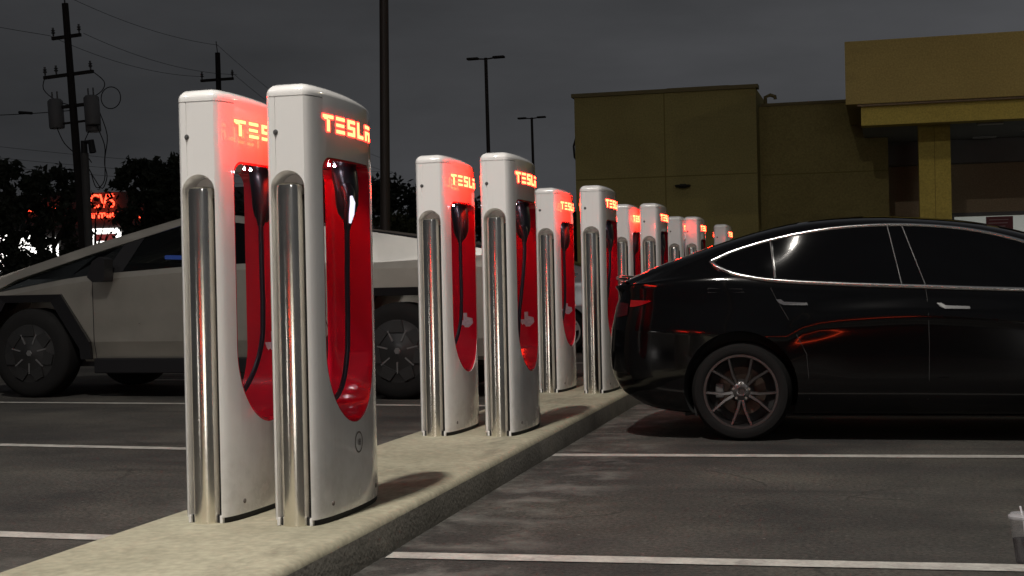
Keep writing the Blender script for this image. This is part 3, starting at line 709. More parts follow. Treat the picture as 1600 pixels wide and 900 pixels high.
# ================================================================== angular pickup truck
def truck():
    t = root('pickup_truck', (-8.26, 12.523, 0), -.0559, 'angular bare-steel pickup truck with black wheel arches parked behind the front posts', 'pickup truck')
    WB = 3.964; WD = 2.02
    belt = [(-.98, .99), (-.336, 1.068), (.42, 1.181), (.824, 1.222), (1.738, 1.27), (2.386, 1.285), (3.785, 1.262), (5.05, 1.25)]
    topl = [(-.98, 1.03), (-.546, 1.185), (-.077, 1.325), (.23, 1.411), (.61, 1.522), (1.70, 1.790), (1.82, 1.795), (2.216, 1.757), (3.68, 1.548), (4.098, 1.48), (4.69, 1.380), (5.05, 1.315)]
    ins = [(-.98, .10), (-.3, .17), (1.75, .34), (2.7, .20), (3.7, .145), (5.05, .065)]
    zb = lambda x: interp(x, belt); zt = lambda x: max(zb(x)+.02, interp(x, topl))
    # lower body
    m = MB(); rings = []
    xs = [-.98, -.9, -.6, -.336, 0, .42, .824, 1.3, 1.738, 2.386, 3.1, 3.785, 4.4, 5.0, 5.05]
    for x in xs:
        b = zb(x); e = .10 if x < -.95 else (.05 if x < -.85 else 0)
        half = [(.09, .36), (.06, .395), (.022, .555), (-.004, b-.055), (.03, b)]
        pts = [(x, y+e, z) for y, z in half]+[(x, WD-y-e, z) for y, z in half[::-1]]
        rings.append(pts)
    n = 10
    for r_ in rings: m.v += [Vector(p) for p in r_]
    for k in range(len(rings)-1):
        for j in range(n): m.f.append((k*n+j, k*n+(j+1) % n, (k+1)*n+(j+1) % n, (k+1)*n+j)); m.i.append(0)
    m.f += [tuple(range(n)), tuple(range((len(rings)-1)*n, len(rings)*n))]; m.i += [0, 0]
    body = m.build('body', STAINLESS, t)
    O = [(-.73, .30), (-.712, .557), (-.394, 1.030), (.394, 1.030), (.712, .557), (.73, .30)]
    I = [(-.60, .30), (-.586, .489), (-.265, .955), (.265, .955), (.586, .489), (.60, .30)]
    T = Matrix.Translation(t.location) @ Matrix.Rotation(-.0559, 4, 'Z')
    for wx in (0, WB):
        for ya, yb in ((-.3, .42), (WD-.42, WD+.3)):
            c = MB().prism(I, lambda a, b: (a+wx, ya, b), lambda a, b: (a+wx, yb, b)).build('c', GAP); c.matrix_world = T
            boolean(body, c); kill(c)
    for wx in (0, WB):
        for s_ in (0, 1):
            m = MB(); nO = len(O)
            ys = (-.030, .20) if s_ == 0 else (WD+.030, WD-.20)
            vs = []
            for P_, y in ((O, .012 if s_ == 0 else WD-.012), (O, ys[0]), (I, ys[0]+(.02 if s_ == 0 else -.02)), (I, ys[1])):
                vs += [(a+wx, y, max(b, .385)) for a, b in P_]
            fs = []
            for q in range(3):
                for k in range(nO-1): fs.append((q*nO+k, q*nO+k+1, (q+1)*nO+k+1, (q+1)*nO+k))
            m.add(vs, fs); m.build('wheel_arch_cladding', CLAD, t)
    for s_ in (0, 1):
        m = MB(); y0, y1 = (.02, .16) if s_ == 0 else (WD-.16, WD-.02)
        m.box((.73, y0, .245), (WB-.73, y1, .392), 0, .01); m.build('sill', CLAD, t)
        yy = .03 if s_ == 0 else WD-.03
        for wx in (0, WB): wheel(t, wx, .447, (-.005 if s_ == 0 else WD+.005), .447, 'aero', .27, -1 if s_ == 0 else 1, .285)
    MB().box((-.95, .3, .30), (5.0, WD-.3, .40)).build('underbody', GAP, t)
    MB().box((-1.03, .12, .42), (-.93, WD-.12, .72), 0, .02).build('front_bumper', CLAD, t)
    MB().box((5.0, .12, .42), (5.10, WD-.12, .68), 0, .02).build('rear_bumper', CLAD, t)
    MB().box((-.995, .25, .925), (-.975, WD-.25, .945)).build('light_bar', mat('bar_lens', (.4, .4, .4), .2), t)
    # upper sides: rail, windows, sail panel
    def yin(x, z):
        b = zb(x); tt = interp(x, ins); h = max(.02, zt(x)-b); return .03+(tt-.03)*min(1.1, max(0, (z-b)/max(h, .25)))
    def panel(nm, poly, mt, d0=0, d1=.03):
        for s_ in (0, 1):
            f0 = lambda x, z: (x, yin(x, z)+d0, z) if s_ == 0 else (x, WD-yin(x, z)-d0, z)
            f1 = lambda x, z: (x, yin(x, z)+d1, z) if s_ == 0 else (x, WD-yin(x, z)-d1, z)
            MB().prism(poly, f0, f1).build(nm, mt, t)
    lowr = [(-.60, 1.06), (-.162, 1.205), (.7, 1.445), (1.613, 1.690), (1.82, 1.715), (2.239, 1.684)]
    rail = lowr+[(2.9, 1.59), (2.9, zt(2.9)), (2.216, zt(2.216)), (1.82, zt(1.82)), (1.70, zt(1.7)), (.61, zt(.61)), (.23, zt(.23)), (-.077, zt(-.077)), (-.546, zt(-.546)), (-.95, zt(-.95)), (-.95, zb(-.95))]
    rail = [(x, z) for x, z in rail]
    panel('roof_rail', [(-.95, zb(-.95)), (-.45, zb(-.45)+.005), (-.20, 1.185), (.7, 1.445), (1.613, 1.690), (1.82, 1.715), (2.239, 1.684), (2.7, 1.615), (2.7, zt(2.7)), (2.216, zt(2.216)), (1.82, zt(1.82)), (1.70, zt(1.7)), (.61, zt(.61)), (.23, zt(.23)), (-.077, zt(-.077)), (-.546, zt(-.546)), (-.95, zt(-.95))], STAINLESS)
    panel('sail_panel', [(2.7, 1.615), (2.95, zb(2.95)), (3.785, zb(3.785)), (5.05, zb(5.05)), (5.05, zt(5.05)), (4.69, zt(4.69)), (4.098, zt(4.098)), (3.68, zt(3.68)), (2.7, zt(2.7))], STAINLESS, .001, .031)
    TG = glass('truck_glass', (.72, .74, .72), 1.3)
    panel('corner_window', [(-.42, zb(-.42)+.006), (.42, zb(.42)+.003), (.86, zb(.86)+.003), (.98, 1.515), (.7, 1.442), (-.19, 1.183)], TG, .008, .014)
    panel('window_pillar', [(.86, zb(.86)+.003), (1.06, zb(1.06)+.003), (1.19, 1.572), (.98, 1.515)], CLAD, .006, .03)
    panel('front_window', [(1.06, zb(1.06)+.003), (2.10, zb(2.1)+.003), (2.10, 1.694), (1.82, 1.713), (1.613, 1.688), (1.19, 1.572)], TG, .010, .014)
    panel('door_pillar', [(2.10, zb(2.1)+.003), (2.2, zb(2.2)+.003), (2.2, 1.687), (2.10, 1.694)], CLAD, .006, .03)
    panel('rear_window', [(2.2, zb(2.2)+.003), (2.93, zb(2.93)+.003), (2.69, 1.615), (2.239, 1.683), (2.2, 1.687)], DARKGLASS, .010, .014)
    # windscreen, roof glass, bed cover spanning between the rails
    def span(nm, a, b, mt, dz=-.012):
        vs = []
        for x in (a, b):
            y = interp(x, ins)+.02; vs += [(x, y, zt(x)+dz), (x, WD-y, zt(x)+dz), (x, WD-y, zt(x)+dz-.02), (x, y, zt(x)+dz-.02)]
        mk(nm, vs, [(0, 1, 5, 4), (3, 7, 6, 2), (0, 4, 7, 3), (1, 2, 6, 5), (0, 3, 2, 1), (4, 5, 6, 7)], mt, t)
    span('hood', -.95, -.42, STAINLESS); span('windscreen', -.415, 1.70, glass('windscreen_glass', (.6, .62, .6), 1.3)); span('roof_glass', 1.705, 2.75, DARKGLASS); span('bed_cover', 2.755, 5.04, CLAD)
    MB().box((5.02, .14, zb(5)-.02), (5.05, WD-.14, 1.30)).build('tailgate', STAINLESS, t)
    # seats and dash
    for yy in (.42, 1.15):
        m = MB(); m.box((1.7, yy, 1.0), (1.86, yy+.48, 1.44), 0, .04); m.box((1.74, yy+.12, 1.44), (1.84, yy+.36, 1.60), 0, .03); m.build('seat', BLACKP, t)
    MB().box((.35, .25, 1.1), (.8, WD-.25, 1.34), 0, .04).build('dashboard', BLACKP, t)
    MB().box((1.22, .55, 1.36), (1.30, .95, 1.40), 0, .01).build('screen', mat('blue_screen', (.01, .02, .06), .3, emit=(.06, .12, .5), es=.45), t)
    # mirrors
    for s_ in (0, 1):
        y0 = -.17 if s_ == 0 else WD+.02; m = MB()
        poly = [(.80, 1.19), (.86, 1.14), (.99, 1.145), (1.00, 1.36), (.94, 1.385), (.86, 1.34)]
        m.prism(poly, lambda a, b: (a, y0, b), lambda a, b: (a, y0+.15, b)); m.build('mirror', CLAD, t)
    # door seams and handles of light
    for x0, x1 in ((.738, .748), (2.25, 2.27), (3.30, 3.10)):
        for s_ in (0, 1):
            sg = 1 if s_ == 0 else -1; o = 0 if s_ == 0 else WD
            pts = [(x1, o+sg*.029, zb(x1)-.002), (x1, o+sg*-.005, zb(x1)-.056), (x0, o+sg*.0205, .556), (x0, o+sg*.06, .395)]
            MB().tube(pts, .004, 5).build('panel_gap', GAP, t)
    return t
truck()

# ================================================================== retail building
def stucco(name, lo, hi, rough=.9): return mottled(name, lo, hi, .35, rough, 25, .35, (tuple(c*.62 for c in lo), .5, (.5, 1, 1.4)))
OCHRE = stucco('ochre_stucco', (.245, .205, .075), (.34, .29, .108)); OCHRE2 = stucco('ochre_stucco_worn', (.225, .185, .065), (.31, .26, .095))
TAN = stucco('tan_stucco', (.38, .285, .10), (.48, .365, .13)); SOFFIT = mat('grey_soffit', (.22, .22, .22), .8, var=.15, vscale=.6)
COLY = stucco('column_stucco', (.46, .36, .085), (.58, .46, .11)); BROWN = stucco('brown_stucco', (.34, .26, .17), (.44, .34, .22))
CAPM = mat('parapet_cap', (.15, .12, .045), .7)
B = root('retail_building', (0, 38, 0), 0, 'long ochre stucco shop building with a deep entrance canopy on the right', 'building')
w = MB(); w.box((-8.05, 0, 0), (-3.15, 20, 6.06)).build('wall', OCHRE, B)
w = MB(); w.box((-3.147, .9, 0), (.2, 20, 5.66)); w.build('wall', OCHRE2, B)
w = MB(); w.box((.203, 3.2, 0), (26, 20, 5.66)); w.build('wall', BROWN, B)
MB().box((-8.12, -.07, 6.06), (-3.09, .35, 6.16)).build('parapet', CAPM, B); MB().box((-3.087, .85, 5.66), (.2, 1.2, 5.74)).build('parapet', CAPM, B)
MB().box((-5.6, .6, 6.16), (-3.9, 1.5, 6.26)).build('roof_hatch', CAPM, B)
m = MB()
for x in (-5.59,): m.box((x-.015, -.004, 0), (x+.015, .0, 6.05))
m.box((-8.04, -.004, 3.80), (-5.606, .0, 3.83)); m.box((-5.574, -.004, 3.80), (-3.16, .0, 3.83)); m.box((-3.1, .896, 3.80), (.19, .899, 3.83))
m.build('wall_joint', mat('joint', (.17, .14, .04), .9), B)
MB().tube([(-2.98, 1.0, 5.70), (-2.98, 1.0, 5.93), (-2.85, 1.0, 5.98), (-2.72, 1.0, 5.93), (-2.72, 1.0, 5.86)], .05, 10).build('vent_pipe', CAPM, B, 50)
MB().tube([(-8.06, .6, 4.3), (-8.2, .6, 4.5), (-8.22, .6, 4.8), (-8.14, .6, 5.05), (-8.06, .6, 5.05)], .03, 8).build('wall_bracket', WIRE, B, 50)
f = MB(); f.lathe([(0, -.06), (.10, -.06), (.20, -.02), (.21, .02), (0, .03)], (-5.12, -.10, 3.55), 'Z', 24); f.box((-5.2, -.08, 3.5), (-5.04, 0, 3.6)); f.build('wall_light', WIRE, B, 40)
# canopy
cz = lambda z: 1.045+(z-1.045)*.9
MB().box((-.76, -3.8, cz(5.50)), (26, 3.2, cz(7.13))).build('canopy_fascia', TAN, B)
MB().box((-.42, -3.55, cz(4.96)), (26, -3.0, cz(5.497))).build('canopy_beam', COLY, B)
MB().box((-.50, -3.7, cz(5.45)), (26, -3.56, cz(5.497))).build('canopy_lip', BROWN, B)
MB().box((-.42, -2.997, cz(5.10)), (26, 3.19, cz(5.14))).build('soffit', SOFFIT, B)
MB().box((-.42, 2.6, cz(4.4)), (26, 3.197, cz(5.10)-.003)).build('beam', SOFFIT, B)
for k, (x, y) in enumerate(((2.6, -1.6), (3.8, .4), (2.7, 2.0), (6, -1.6), (6, .4), (9, -1.6))):
    MB().box((x-.3, y-.15, cz(5.10)-.04), (x+.3, y+.15, cz(5.10)-.002), 0, .01).build('ceiling_light', mat('unlit_lens', (.45, .45, .45), .4), B)
MB().box((.90, -2.1, 0), (1.64, -1.4, cz(5.09))).build('column', COLY, B); MB().box((7.3, -2.1, 0), (8.04, -1.4, cz(5.09))).build('column', COLY, B)
MB().box((1.262, -2.103, 0), (1.275, -2.1005, cz(5.0))).build('column_joint', mat('joint2', (.2, .15, .04), .9), B)
MB().box((-3.1, .87, 0), (-2.98, .9, 3.2)).build('downpipe', OCHRE2, B)
fr = MB()
for x in (1.9, 4.1, 6.3, 8.5, 10.7): fr.box((x-.04, 3.12, 0), (x+.04, 3.2, 2.62))
fr.box((1.8, 3.11, 2.62), (11, 3.2, 2.72)); fr.build('shopfront_frame', GALV, B)
gl = MB(); gl.box((1.9, 3.16, .1), (10.7, 3.19, 2.61)); gl.build('shop_window', mat('dim_window', (.1, .1, .08), .15, emit=(.62, .66, .60), es=.24), B)
sg = root('sale_sign', (3.05, 41.05, 2.07), 0, 'small dark red rectangular notice with pale lettering in the shop window', 'sign')
MB().box((-.28, 0, 0), (.42, .03, .52)).build('board', mat('notice_red', (.20, .02, .03), .5), sg)
m = MB()
for k, (a, b) in enumerate(((-.2, .3), (-.22, .28), (-.1, .22), (.1, .36))): m.box((a, -.004, .42-k*.09), (b, -.001, .44-k*.09))
m.build('print', mat('notice_print', (.5, .3, .32), .5), sg)

# ================================================================== poles, wires and street lamps
def lamp_post(x, y, h, label, heads=True, r=.075, cat='street lamp', lean=0):
    t = root('street_lamp', (x, y, 0), 0, label, cat, 'double-headed lamp posts of the car park'); t.rotation_euler = (0, lean, 0)
    MB().tube([(0, 0, 0), (0, 0, h)], [r*1.25, r*.9], 14).build('pole', PAINTPOLE, t, 50)
    MB().lathe([(0, .7), (.24, .7), (.28, .66), (.28, 0)], (0, 0, 0), 'Z', 20).build('footing', mat('footing', (.3, .29, .26), .9), t, 40)
    for s_ in (-1, 1):
        m = MB(); m.tube([(0, 0, h-.05), (s_*.35, 0, h-.02)], .03, 8)
        m.box((s_*.3 if s_ > 0 else -.78, -.13, h-.05), (.78 if s_ > 0 else -.3, .13, h+.04), 0, .03); m.build('lamp_head', PAINTPOLE, t, 50)
    return t
lamp_post(-10.47*55/38, 55, 10.1, 'tall dark double-headed lamp post against the sky behind the second pair of posts', lean=-.008)
lamp_post(-9.2*75/38, 75, 10.0, 'smaller dark double-headed lamp post, farther one left of the ochre building', lean=-.01)
lamp_post(-9.68, 27, 13.5, 'thick brown lamp post rising out of frame beside the nearest charging post', r=.085, lean=.016)

def utility(x, y, h, lean, label, arms, s=1.0):
    t = root('utility_pole', (x, y, 0), 0, label, 'utility pole', 'timber utility poles in a line'); t.rotation_euler = (0, lean, 0)
    MB().tube([(0, 0, 0), (0, 0, h)], [.15*s, .10*s], 12).build('pole', WOOD, t, 50)
    for z, wd, pins in arms:
        m = MB(); m.box((-wd, -.05, z-.05), (wd*.85, .05, z+.05)); m.build('crossarm', WOOD, t)
        for px_ in pins:
            m = MB(); m.lathe([(0, .30), (.035, .30), (.03, .24), (.07, .21), (.03, .18), (.07, .14), (.03, .1), (.02, 0)], (px_, 0, z+.04), 'Z', 10); m.build('insulator', GALV, t, 50)
    return t
Lean1 = -.062
u1 = utility(-24.2, 40, 10.2, Lean1, 'tall leaning timber utility pole carrying transformer cans, far left', [(7.95, .95, (-.9, -.5, .72)), (9.15, .55, (-.5, .42))], 1.05)
MB().tube([(0, 0, 10.2), (-.02, 0, 10.55)], .025, 6).build('top_pin', GALV, u1)
for dx, dy, zz in ((-.62, 0, 6.75), (.48, .3, 6.55), (.72, -.1, 6.7)):
    m = MB(); m.lathe([(0, .95), (.18, .93), (.24, .86), (.24, .04), (.22, 0), (0, 0)], (dx, dy, zz-.45), 'Z', 20); k = m.build('transformer', mat('transformer_grey', (.13, .13, .13), .6), u1, 50)
    for q in (-.09, .09): MB().tube([(dx+q, dy, zz+.48), (dx+q, dy, zz+.72)], .025, 6).build('bushing', GALV, k)
m = MB(); m.box((-.62, -.04, 6.9), (.72, .04, 7.0)); m.box((-.5, -.04, 6.4), (.6, .04, 6.46)); m.build('bracket', WOOD, u1)
for pts in ([(-.9, 0, 8.0), (-1.0, 0, 7.6), (-.6, 0, 7.2), (-.15, 0, 7.0)], [(.72, 0, 8.0), (1.15, 0, 7.6), (1.05, 0, 7.3), (.6, 0, 7.1)], [(-.62, 0, 6.3), (-.4, 0, 5.8), (0, 0, 5.4)],
            [(.75, 0, 6.3), (1.0, 0, 5.6), (.95, 0, 5.0), (1.0, 0, 4.6), (.8, 0, 4.25), (.55, 0, 4.6), (.4, 0, 4.9)], [(.5, 0, 6.1), (.25, 0, 5.6), (.5, 0, 5.1)], [(.9, 0, 6.7), (1.12, 0, 5.9), (.98, 0, 5.2), (.9, 0, 4.5), (.6, 0, 4.3), (.45, 0, 4.8)],
            [(1.35+.34*math.cos(a), 0, 7.05+.34*math.sin(a)) for a in [k*math.pi/8 for k in range(17)]]):
    MB().tube(catmull(pts, 4), .016, 5).build('jumper_wire', WIRE, u1)
rs = root('riser_pole', (-23.98, 39.8, 0), 0, 'grey cable riser pole standing against the leaning transformer pole', 'pole'); rs.rotation_euler = (0, -.03, 0)
MB().tube([(0, 0, 0), (0, 0, 5.4)], .13, 12).build('pipe', mat('riser_grey', (.07, .068, .065), .7), rs, 50); MB().tube([(0, 0, 5.35), (0, 0, 5.75), (.25, 0, 5.75), (.3, 0, 5.4)], .11, 10).build('weatherhead', WIRE, rs, 50)
u2 = utility(-24.9, 51, 10.3, -.01, 'distant utility pole with two insulator arms above the left charging post', [(9.25, .75, (-.7, .6)), (8.7, .3, ())])
MB().tube([(0, 0, 10.3), (-.05, 0, 10.75)], .02, 6).build('top_pin', GALV, u2)
u3 = utility(-25.9, 75, 8.1, -.12, 'small leaning utility pole beyond the hedge between the post pairs', [(7.0, .75, (-.7, .65)), (6.0, .9, (-.8,)), ], 1.1)
gw = root('guy_wire', (-25.3, 74, 0), 0, 'pair of bright yellow guy wire guards below the small leaning pole', 'guy wire')
MB().tube([(.4, 0, 5.2), (1.7, 0, 0)], .07, 8).build('guard', mat('yellow_guard', (.65, .50, .05), .6), gw); MB().tube([(.5, -.1, 3.9), (1.4, -.1, 0)], .05, 8).build('guard', mat('pale_guard', (.5, .48, .30), .6), gw)
def wire(a, b, sag, r_=.008, n=16, label='', nm='power_line'):
    a, b = Vector(a), Vector(b); pts = []
    for k in range(n+1): q = k/n; p = a.lerp(b, q); p.z -= 4*sag*q*(1-q); pts.append(p)
    o = MB().tube(pts, r_, 5).build(nm, WIRE); tag(o, label, 'power line', 'overhead wires'); return o
wire((-24.95, 40, 10.5), (-24.98, 51, 10.6), .25, label='topmost overhead wire between the transformer pole and the next pole')
wire((-25.4, 40, 9.2), (-25.6, 51, 9.4), .3, label='left overhead wire between the two poles at upper left')
wire((-24.2, 40, 9.2), (-24.2, 51, 9.4), .3, label='right overhead wire between the two poles at upper left')
wire((-25.0, 51, 10.6), (-27.0, 75, 8.2), .5, label='overhead wire running on from the second pole to the far small pole')
wire((-24.3, 51, 9.4), (-26.4, 75, 7.3), .5, label='lower overhead wire running from the second pole to the far small pole')
wire((-24.95, 40, 10.5), (-34, 26, 13.2), .25, label='overhead wire leaving the transformer pole towards upper left')
wire((-25.4, 40, 9.2), (-36, 28, 11.9), .35, label='lower overhead wire leaving the transformer pole to the left edge')
wire((-24.5, 40, 6.8), (-36, 41, 7.6), 0.25, .014, label='thick service wire sagging left from the transformer pole')
MB().tube([(-26.7, 40.2, 6.86), (-26.2, 40.15, 6.80)], .045, 8).build('x', WIRE).name = 'splice_box'
tag(bpy.data.objects['splice_box'], 'dark splice box hanging on the thick service wire left of the transformer pole', 'splice box')
for z, lb in ((7.05, 'upper'), (6.6, 'middle'), (6.25, 'lowest')):
    wire((-36, 44, z+.1), (-26.3, 75, z+.35), .4, .008, label=lb+' of the three faint level wires crossing behind the poles')

# ================================================================== trees
def tree(x, y, h, rad, n, label, m=LEAF, base=.6, seed=1, name='dark_tree', leaf=.13, group='trees and bushes beyond the car park', squash=.75):
    rnd = random.Random(seed); t = root(name, (x, y, 0), 0, label, 'bush' if 'bush' in name else 'tree', group)
    tr = MB(); tr.tube([(0, 0, 0), (.05, 0, h*.3), (-.03, .05, h*.55), (.04, 0, h*.8)], [.05*h*.5, .035*h*.5, .02*h*.5, .01], 8)
    limbs = []
    for k in range(7):
        a = rnd.uniform(0, 6.28); z = h*rnd.uniform(.25, .5); e = Vector((math.cos(a)*rad*.7, math.sin(a)*rad*.7, z+h*rnd.uniform(.15, .35)))
        limbs.append(e); tr.tube([(0, 0, z), (e.x*.5, e.y*.5, z+(e.z-z)*.4), e], [.02*h*.5, .012*h*.5, .004], 6)
    tr.build('trunk', BARK, t, 50)
    cl = []
    for k in range(46):
        a = rnd.uniform(0, 6.28); ph = rnd.uniform(-.9, 1); q = rnd.uniform(.25, 1)**.5
        z0 = base*h*.5; zc = (z0+h)/2; cl.append((Vector((math.cos(a)*rad*q*math.sqrt(1-ph*ph*.8), math.sin(a)*rad*q*math.sqrt(1-ph*ph*.8), zc+ph*(h-z0)/2*.86)), rnd.uniform(.16, .34)*rad))
    vs = []; fs = []
    for k in range(n):
        c, r_ = cl[int(rnd.random()*len(cl))]
        d = Vector((rnd.gauss(0, 1), rnd.gauss(0, 1), rnd.gauss(0, 1)*squash)); d = d.normalized()*r_*rnd.uniform(.3, 1.1)
        p = c+d; p.z = max(.05, p.z)
        s_ = leaf*rnd.uniform(.6, 1.4); u = Vector((rnd.gauss(0, 1), rnd.gauss(0, 1), rnd.gauss(0, 1))).normalized(); v = u.orthogonal().normalized()
        v = v*math.cos(2.0*rnd.random())+u.cross(v)*math.sin(2.0*rnd.random())
        i = len(vs); vs += [p-u*s_, p+v*s_*.45, p+u*s_, p-v*s_*.45]; fs.append((i, i+1, i+2, i+3))
    mk('crown', vs, fs, m, t)
    return t
tree(-28.4, 42, 5.6, 1.5, 5200, 'dark broad tree at the left edge of the picture behind the truck\'s nose', seed=1, base=.75)
tree(-27.35, 43, 5.5, 1.05, 2300, 'dark tree just left of the leaning transformer pole', seed=2, base=.7)
tree(-26.35, 44, 4.9, .9, 220, 'thin low tree in front of the red shop lettering', seed=3, leaf=.10, base=.6)
tree(-25.35, 45, 5.2, .5, 700, 'slim see-through tree right of the grey riser pole', seed=9, leaf=.10, base=.7)
tree(-25.0, 45, 5.7, 1.0, 5000, 'dark rounded tree between the red lettering and the left charging post', seed=4, base=.9)
tree(-24.2, 46, 5.9, 1.3, 7500, 'tallest dark tree, rising just left of the first charging post', seed=5, base=.9)
tree(-23.0, 52, 4.6, 2.6, 8000, 'dark tree hidden behind the two nearest charging posts', seed=6)
tree(-13.8*66/38, 66, 6.2, 4.0, 9000, 'dark tree clump behind the thick brown lamp post', seed=7, leaf=.18)
tree(-13.1*58/38, 58, 4.0, 2.6, 6000, 'low olive bush catching light above the truck bed', m=LEAF2, seed=8, name='olive_bush', base=.1, leaf=.14)
for k, (x, y, h, lb) in enumerate(((-19.5, 70, 5.2, 'dark far tree between the brown lamp post and the second post pair'), (-16.8, 74, 4.8, 'dark far tree directly behind the second pair of charging posts'), (-13.5, 72, 4.2, 'low far tree seen between the second and third post pairs'), (-11.4, 66, 4.6, 'dark far tree next to the left end of the ochre building'))):
    tree(x, y, h, 3.0, 5200, lb, seed=20+k, leaf=.2, base=.2)
for k, (x, y, lb) in enumerate(((-28.2, 41, 'dark low bush at the far left behind the truck\'s bonnet'), (-26.4, 41, 'dark low bush below the far-left trees'))):
    tree(x, y, 2.6, 1.5, 3600, lb, seed=40+k, name='low_bush', base=.05, leaf=.1)

# ================================================================== far shop with lit signs
F = root('pharmacy_store', (-38, 66, 0), 0, 'far shop with lit red lettering and bright windows behind the dark trees', 'building')
DG = mat('far_wall', (.09, .088, .085), .9, var=.2, vscale=.4)
MB().box((-18, 0, 0), (7, 12, 6.2)).build('wall', DG, F)
LW = mat('lit_window', (.5, .5, .5), .4, emit=(1, .97, .92), es=3.2)
REDS = mat('sign_red', (.3, .02, .01), .5, emit=(1, .06, .025), es=5)
def px2(xp, yp, Y):     # helper: world X,Z of a sight line at depth Y, used once to lay the shop front out to scale
    d = fw+rt*((xp-800)/2222.2)+up*((450-yp)/2222.2); k = Y/d.y; return d.x*k, CH+d.z*k
def frect(nm, xa, ya, xb, yb, mt, y=-.05, th=.04):
    X0, Z1 = px2(xa, ya, 66); X1, Z0 = px2(xb, yb, 66); Z0 = max(.05, Z0)
    return MB().box((X0+38, y, Z0), (X1+38, y+th, Z1)).build(nm, mt, F)
for q in ((-12, 357, 17, 424), (30, 366, 58, 400), (66, 372, 92, 400), (134, 358, 190, 392), (204, 362, 236, 402), (240, 364, 272, 400)): frect('window', *q, LW)
frect('window_poster', 151, 366, 181, 376, mat('poster_red', (.3, .05, .05), .5, emit=(.35, .05, .05), es=.5), -.10)
def sign(txt, xp, yp, hpx, wpx):
    vs, fs = text_mesh(txt, 1.0); w_ = max(v.x for v in vs)-min(v.x for v in vs); x0 = min(v.x for v in vs); h_ = max(v.y for v in vs if True); 
    Xa, Za = px2(xp, yp, 65.9); Xb, _ = px2(xp+wpx, yp, 65.9); sc = (Xb-Xa)/w_; sz = hpx/34.0/ .7
    m = MB(); m.add([(Xa+38+(v.x-x0)*sc, -.12-v.z*.6, Za+v.y*sz) for v in vs], fs); m.build('red_lettering', REDS, F)
sign('CVS', 141, 325, 24, 38); sign('pharmacy', 122, 342, 14, 68); sign('drive thru', 40, 331, 9, 58); sign('food', 214, 341, 8, 24)

# ================================================================== drink cup
cp = root('plastic_cup', (.475, 5.40, 0), 0, 'clear plastic cup half full of dark drink with lid and straw, on the asphalt', 'cup')
CUPM = bpy.data.materials.new('cup_plastic'); CUPM.use_nodes = True; b = CUPM.node_tree.nodes['Principled BSDF']
b.inputs['Base Color'].default_value = (.5, .5, .52, 1); b.inputs['Roughness'].default_value = .2; b.inputs['Alpha'].default_value = .12
LIDM = CUPM.copy(); LIDM.node_tree.nodes['Principled BSDF'].inputs['Alpha'].default_value = .5
MB().lathe([(.0, .002), (.032, .002), (.034, .01), (.052, .160), (.054, .163)], (0, 0, 0), 'Z', 36).build('cup_wall', CUPM, cp, 50)
MB().lathe([(0, .004), (.0315, .004), (.0425, .088), (0, .088)], (0, 0, 0), 'Z', 36).build('drink', mat('cola', (.006, .003, .003), .1), cp, 50)
MB().lathe([(.056, .160), (.058, .163), (.057, .172), (.050, .174), (.048, .180), (0, .181)], (0, 0, 0), 'Z', 36).build('lid', LIDM, cp, 50)
MB().tube([(.012, 0, .02), (-.004, 0, .16), (-.014, 0, .205)], .0035, 8).build('straw', mat('straw', (.75, .75, .78), .4), cp, 50)

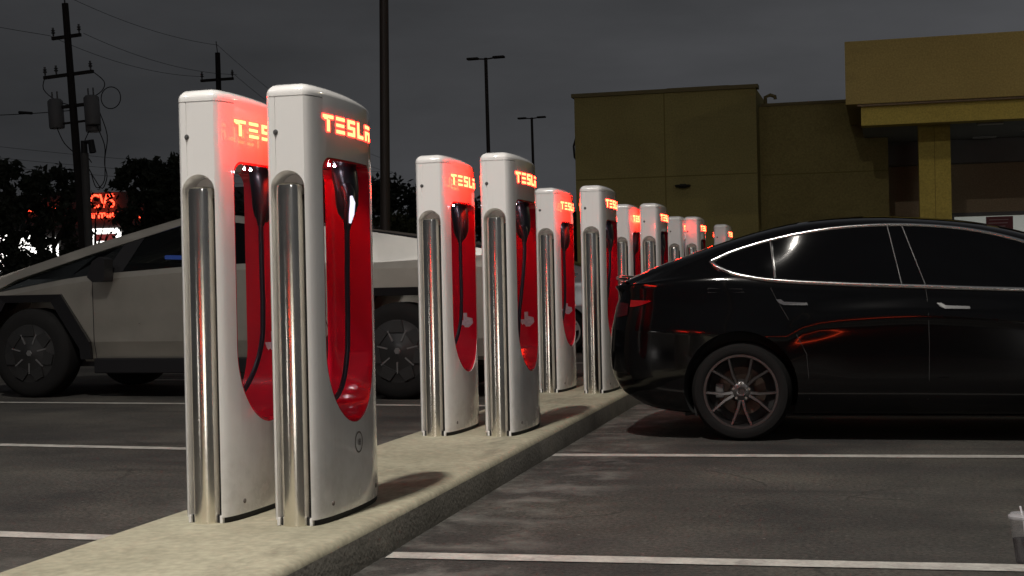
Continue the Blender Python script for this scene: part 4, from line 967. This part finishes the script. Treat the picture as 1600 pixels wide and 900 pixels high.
# ================================================================== lit things behind and beside the camera (they light the scene and show in the reflections)
def lit_lamp(x, y, h, hx, hy, power, col, label, size=.45):
    t = root('street_lamp', (x, y, 0), 0, label, 'street lamp', 'lit lamp posts of the car park')
    MB().tube([(0, 0, 0), (0, 0, h+.15)], [.10, .075], 14).build('pole', PAINTPOLE, t, 50)
    d = Vector((hx-x, hy-y, 0)); MB().tube([(0, 0, h), (d.x, d.y, h+.1)], .035, 8).build('arm', PAINTPOLE, t, 50)
    MB().box((d.x-.3, d.y-.3, h+.03), (d.x+.3, d.y+.3, h+.15), 0, .03).build('lamp_head', PAINTPOLE, t)
    MB().box((d.x-.22, d.y-.22, h+.01), (d.x+.22, d.y+.22, h+.028)).build('lamp_lens', mat('lens', (.8, .8, .8), .4, emit=(1, .95, .85), es=12), t)
    la = bpy.data.lights.new('lamp_light', 'AREA'); la.shape = 'SQUARE'; la.size = size; la.energy = power; la.color = col
    lo = bpy.data.objects.new('lamp_light', la); C.objects.link(lo); lo.parent = t; lo.location = (d.x, d.y, h-.005)
    return lo
lit_lamp(-2.45, -2.2, 11.9, -2.6, 1.0, KEY, (1, .94, .86), 'lit lamp post on the island behind the camera, its head over the first posts')
lit_lamp(-12.6, -4.5, 13.0, -11.6, -2.6, LEFT, (.98, .97, 1.0), 'added unseen lamp post behind the camera to the left')  # added lamp, placed to give the truck's sail panel a highlight
lit_lamp(7.5, -9, 9.0, 6.6, -8.0, SIDE, (.96, .96, 1.0), 'lit lamp post behind the camera to the right')
lit_lamp(12.5, 24, 10.0, 11.5, 24.0, BACK, (1, .86, .55), 'lit lamp post in front of the entrance canopy, right of the picture')
SB = root('strip_shop', (0, -27, 0), 0, 'single-storey shop row behind the camera with lit windows and a red sign band', 'building')
MB().box((-26, -10, 0), (26, 0, 6.0)).build('wall', mat('shop_wall', (.06, .055, .05), .9), SB)
SW = mat('shop_lit_window', (.5, .5, .5), .4, emit=(1, .96, .92), es=SHOP)
for x0, x1 in ((-23, -20.5), (5.5, 8.3), (8.5, 11.3), (11.5, 14.3)):
    MB().box((x0, .0, .3), (x1, .06, 3.6)).build('window', SW, SB)
MB().box((5, .0, 3.9), (15, .12, 4.9)).build('lit_fascia', mat('lit_fascia', (.5, .4, .1), .6, emit=(1, .8, .22), es=1.0), SB)
MB().box((-7, .0, 4.3), (1, .10, 4.6)).build('red_sign_band', mat('red_band', (.3, .02, .01), .5, emit=(1, .07, .02), es=15), SB)
MB().box((-26.3, -.3, 6.0), (26.3, .4, 6.25)).build('roof', CAPM, SB)
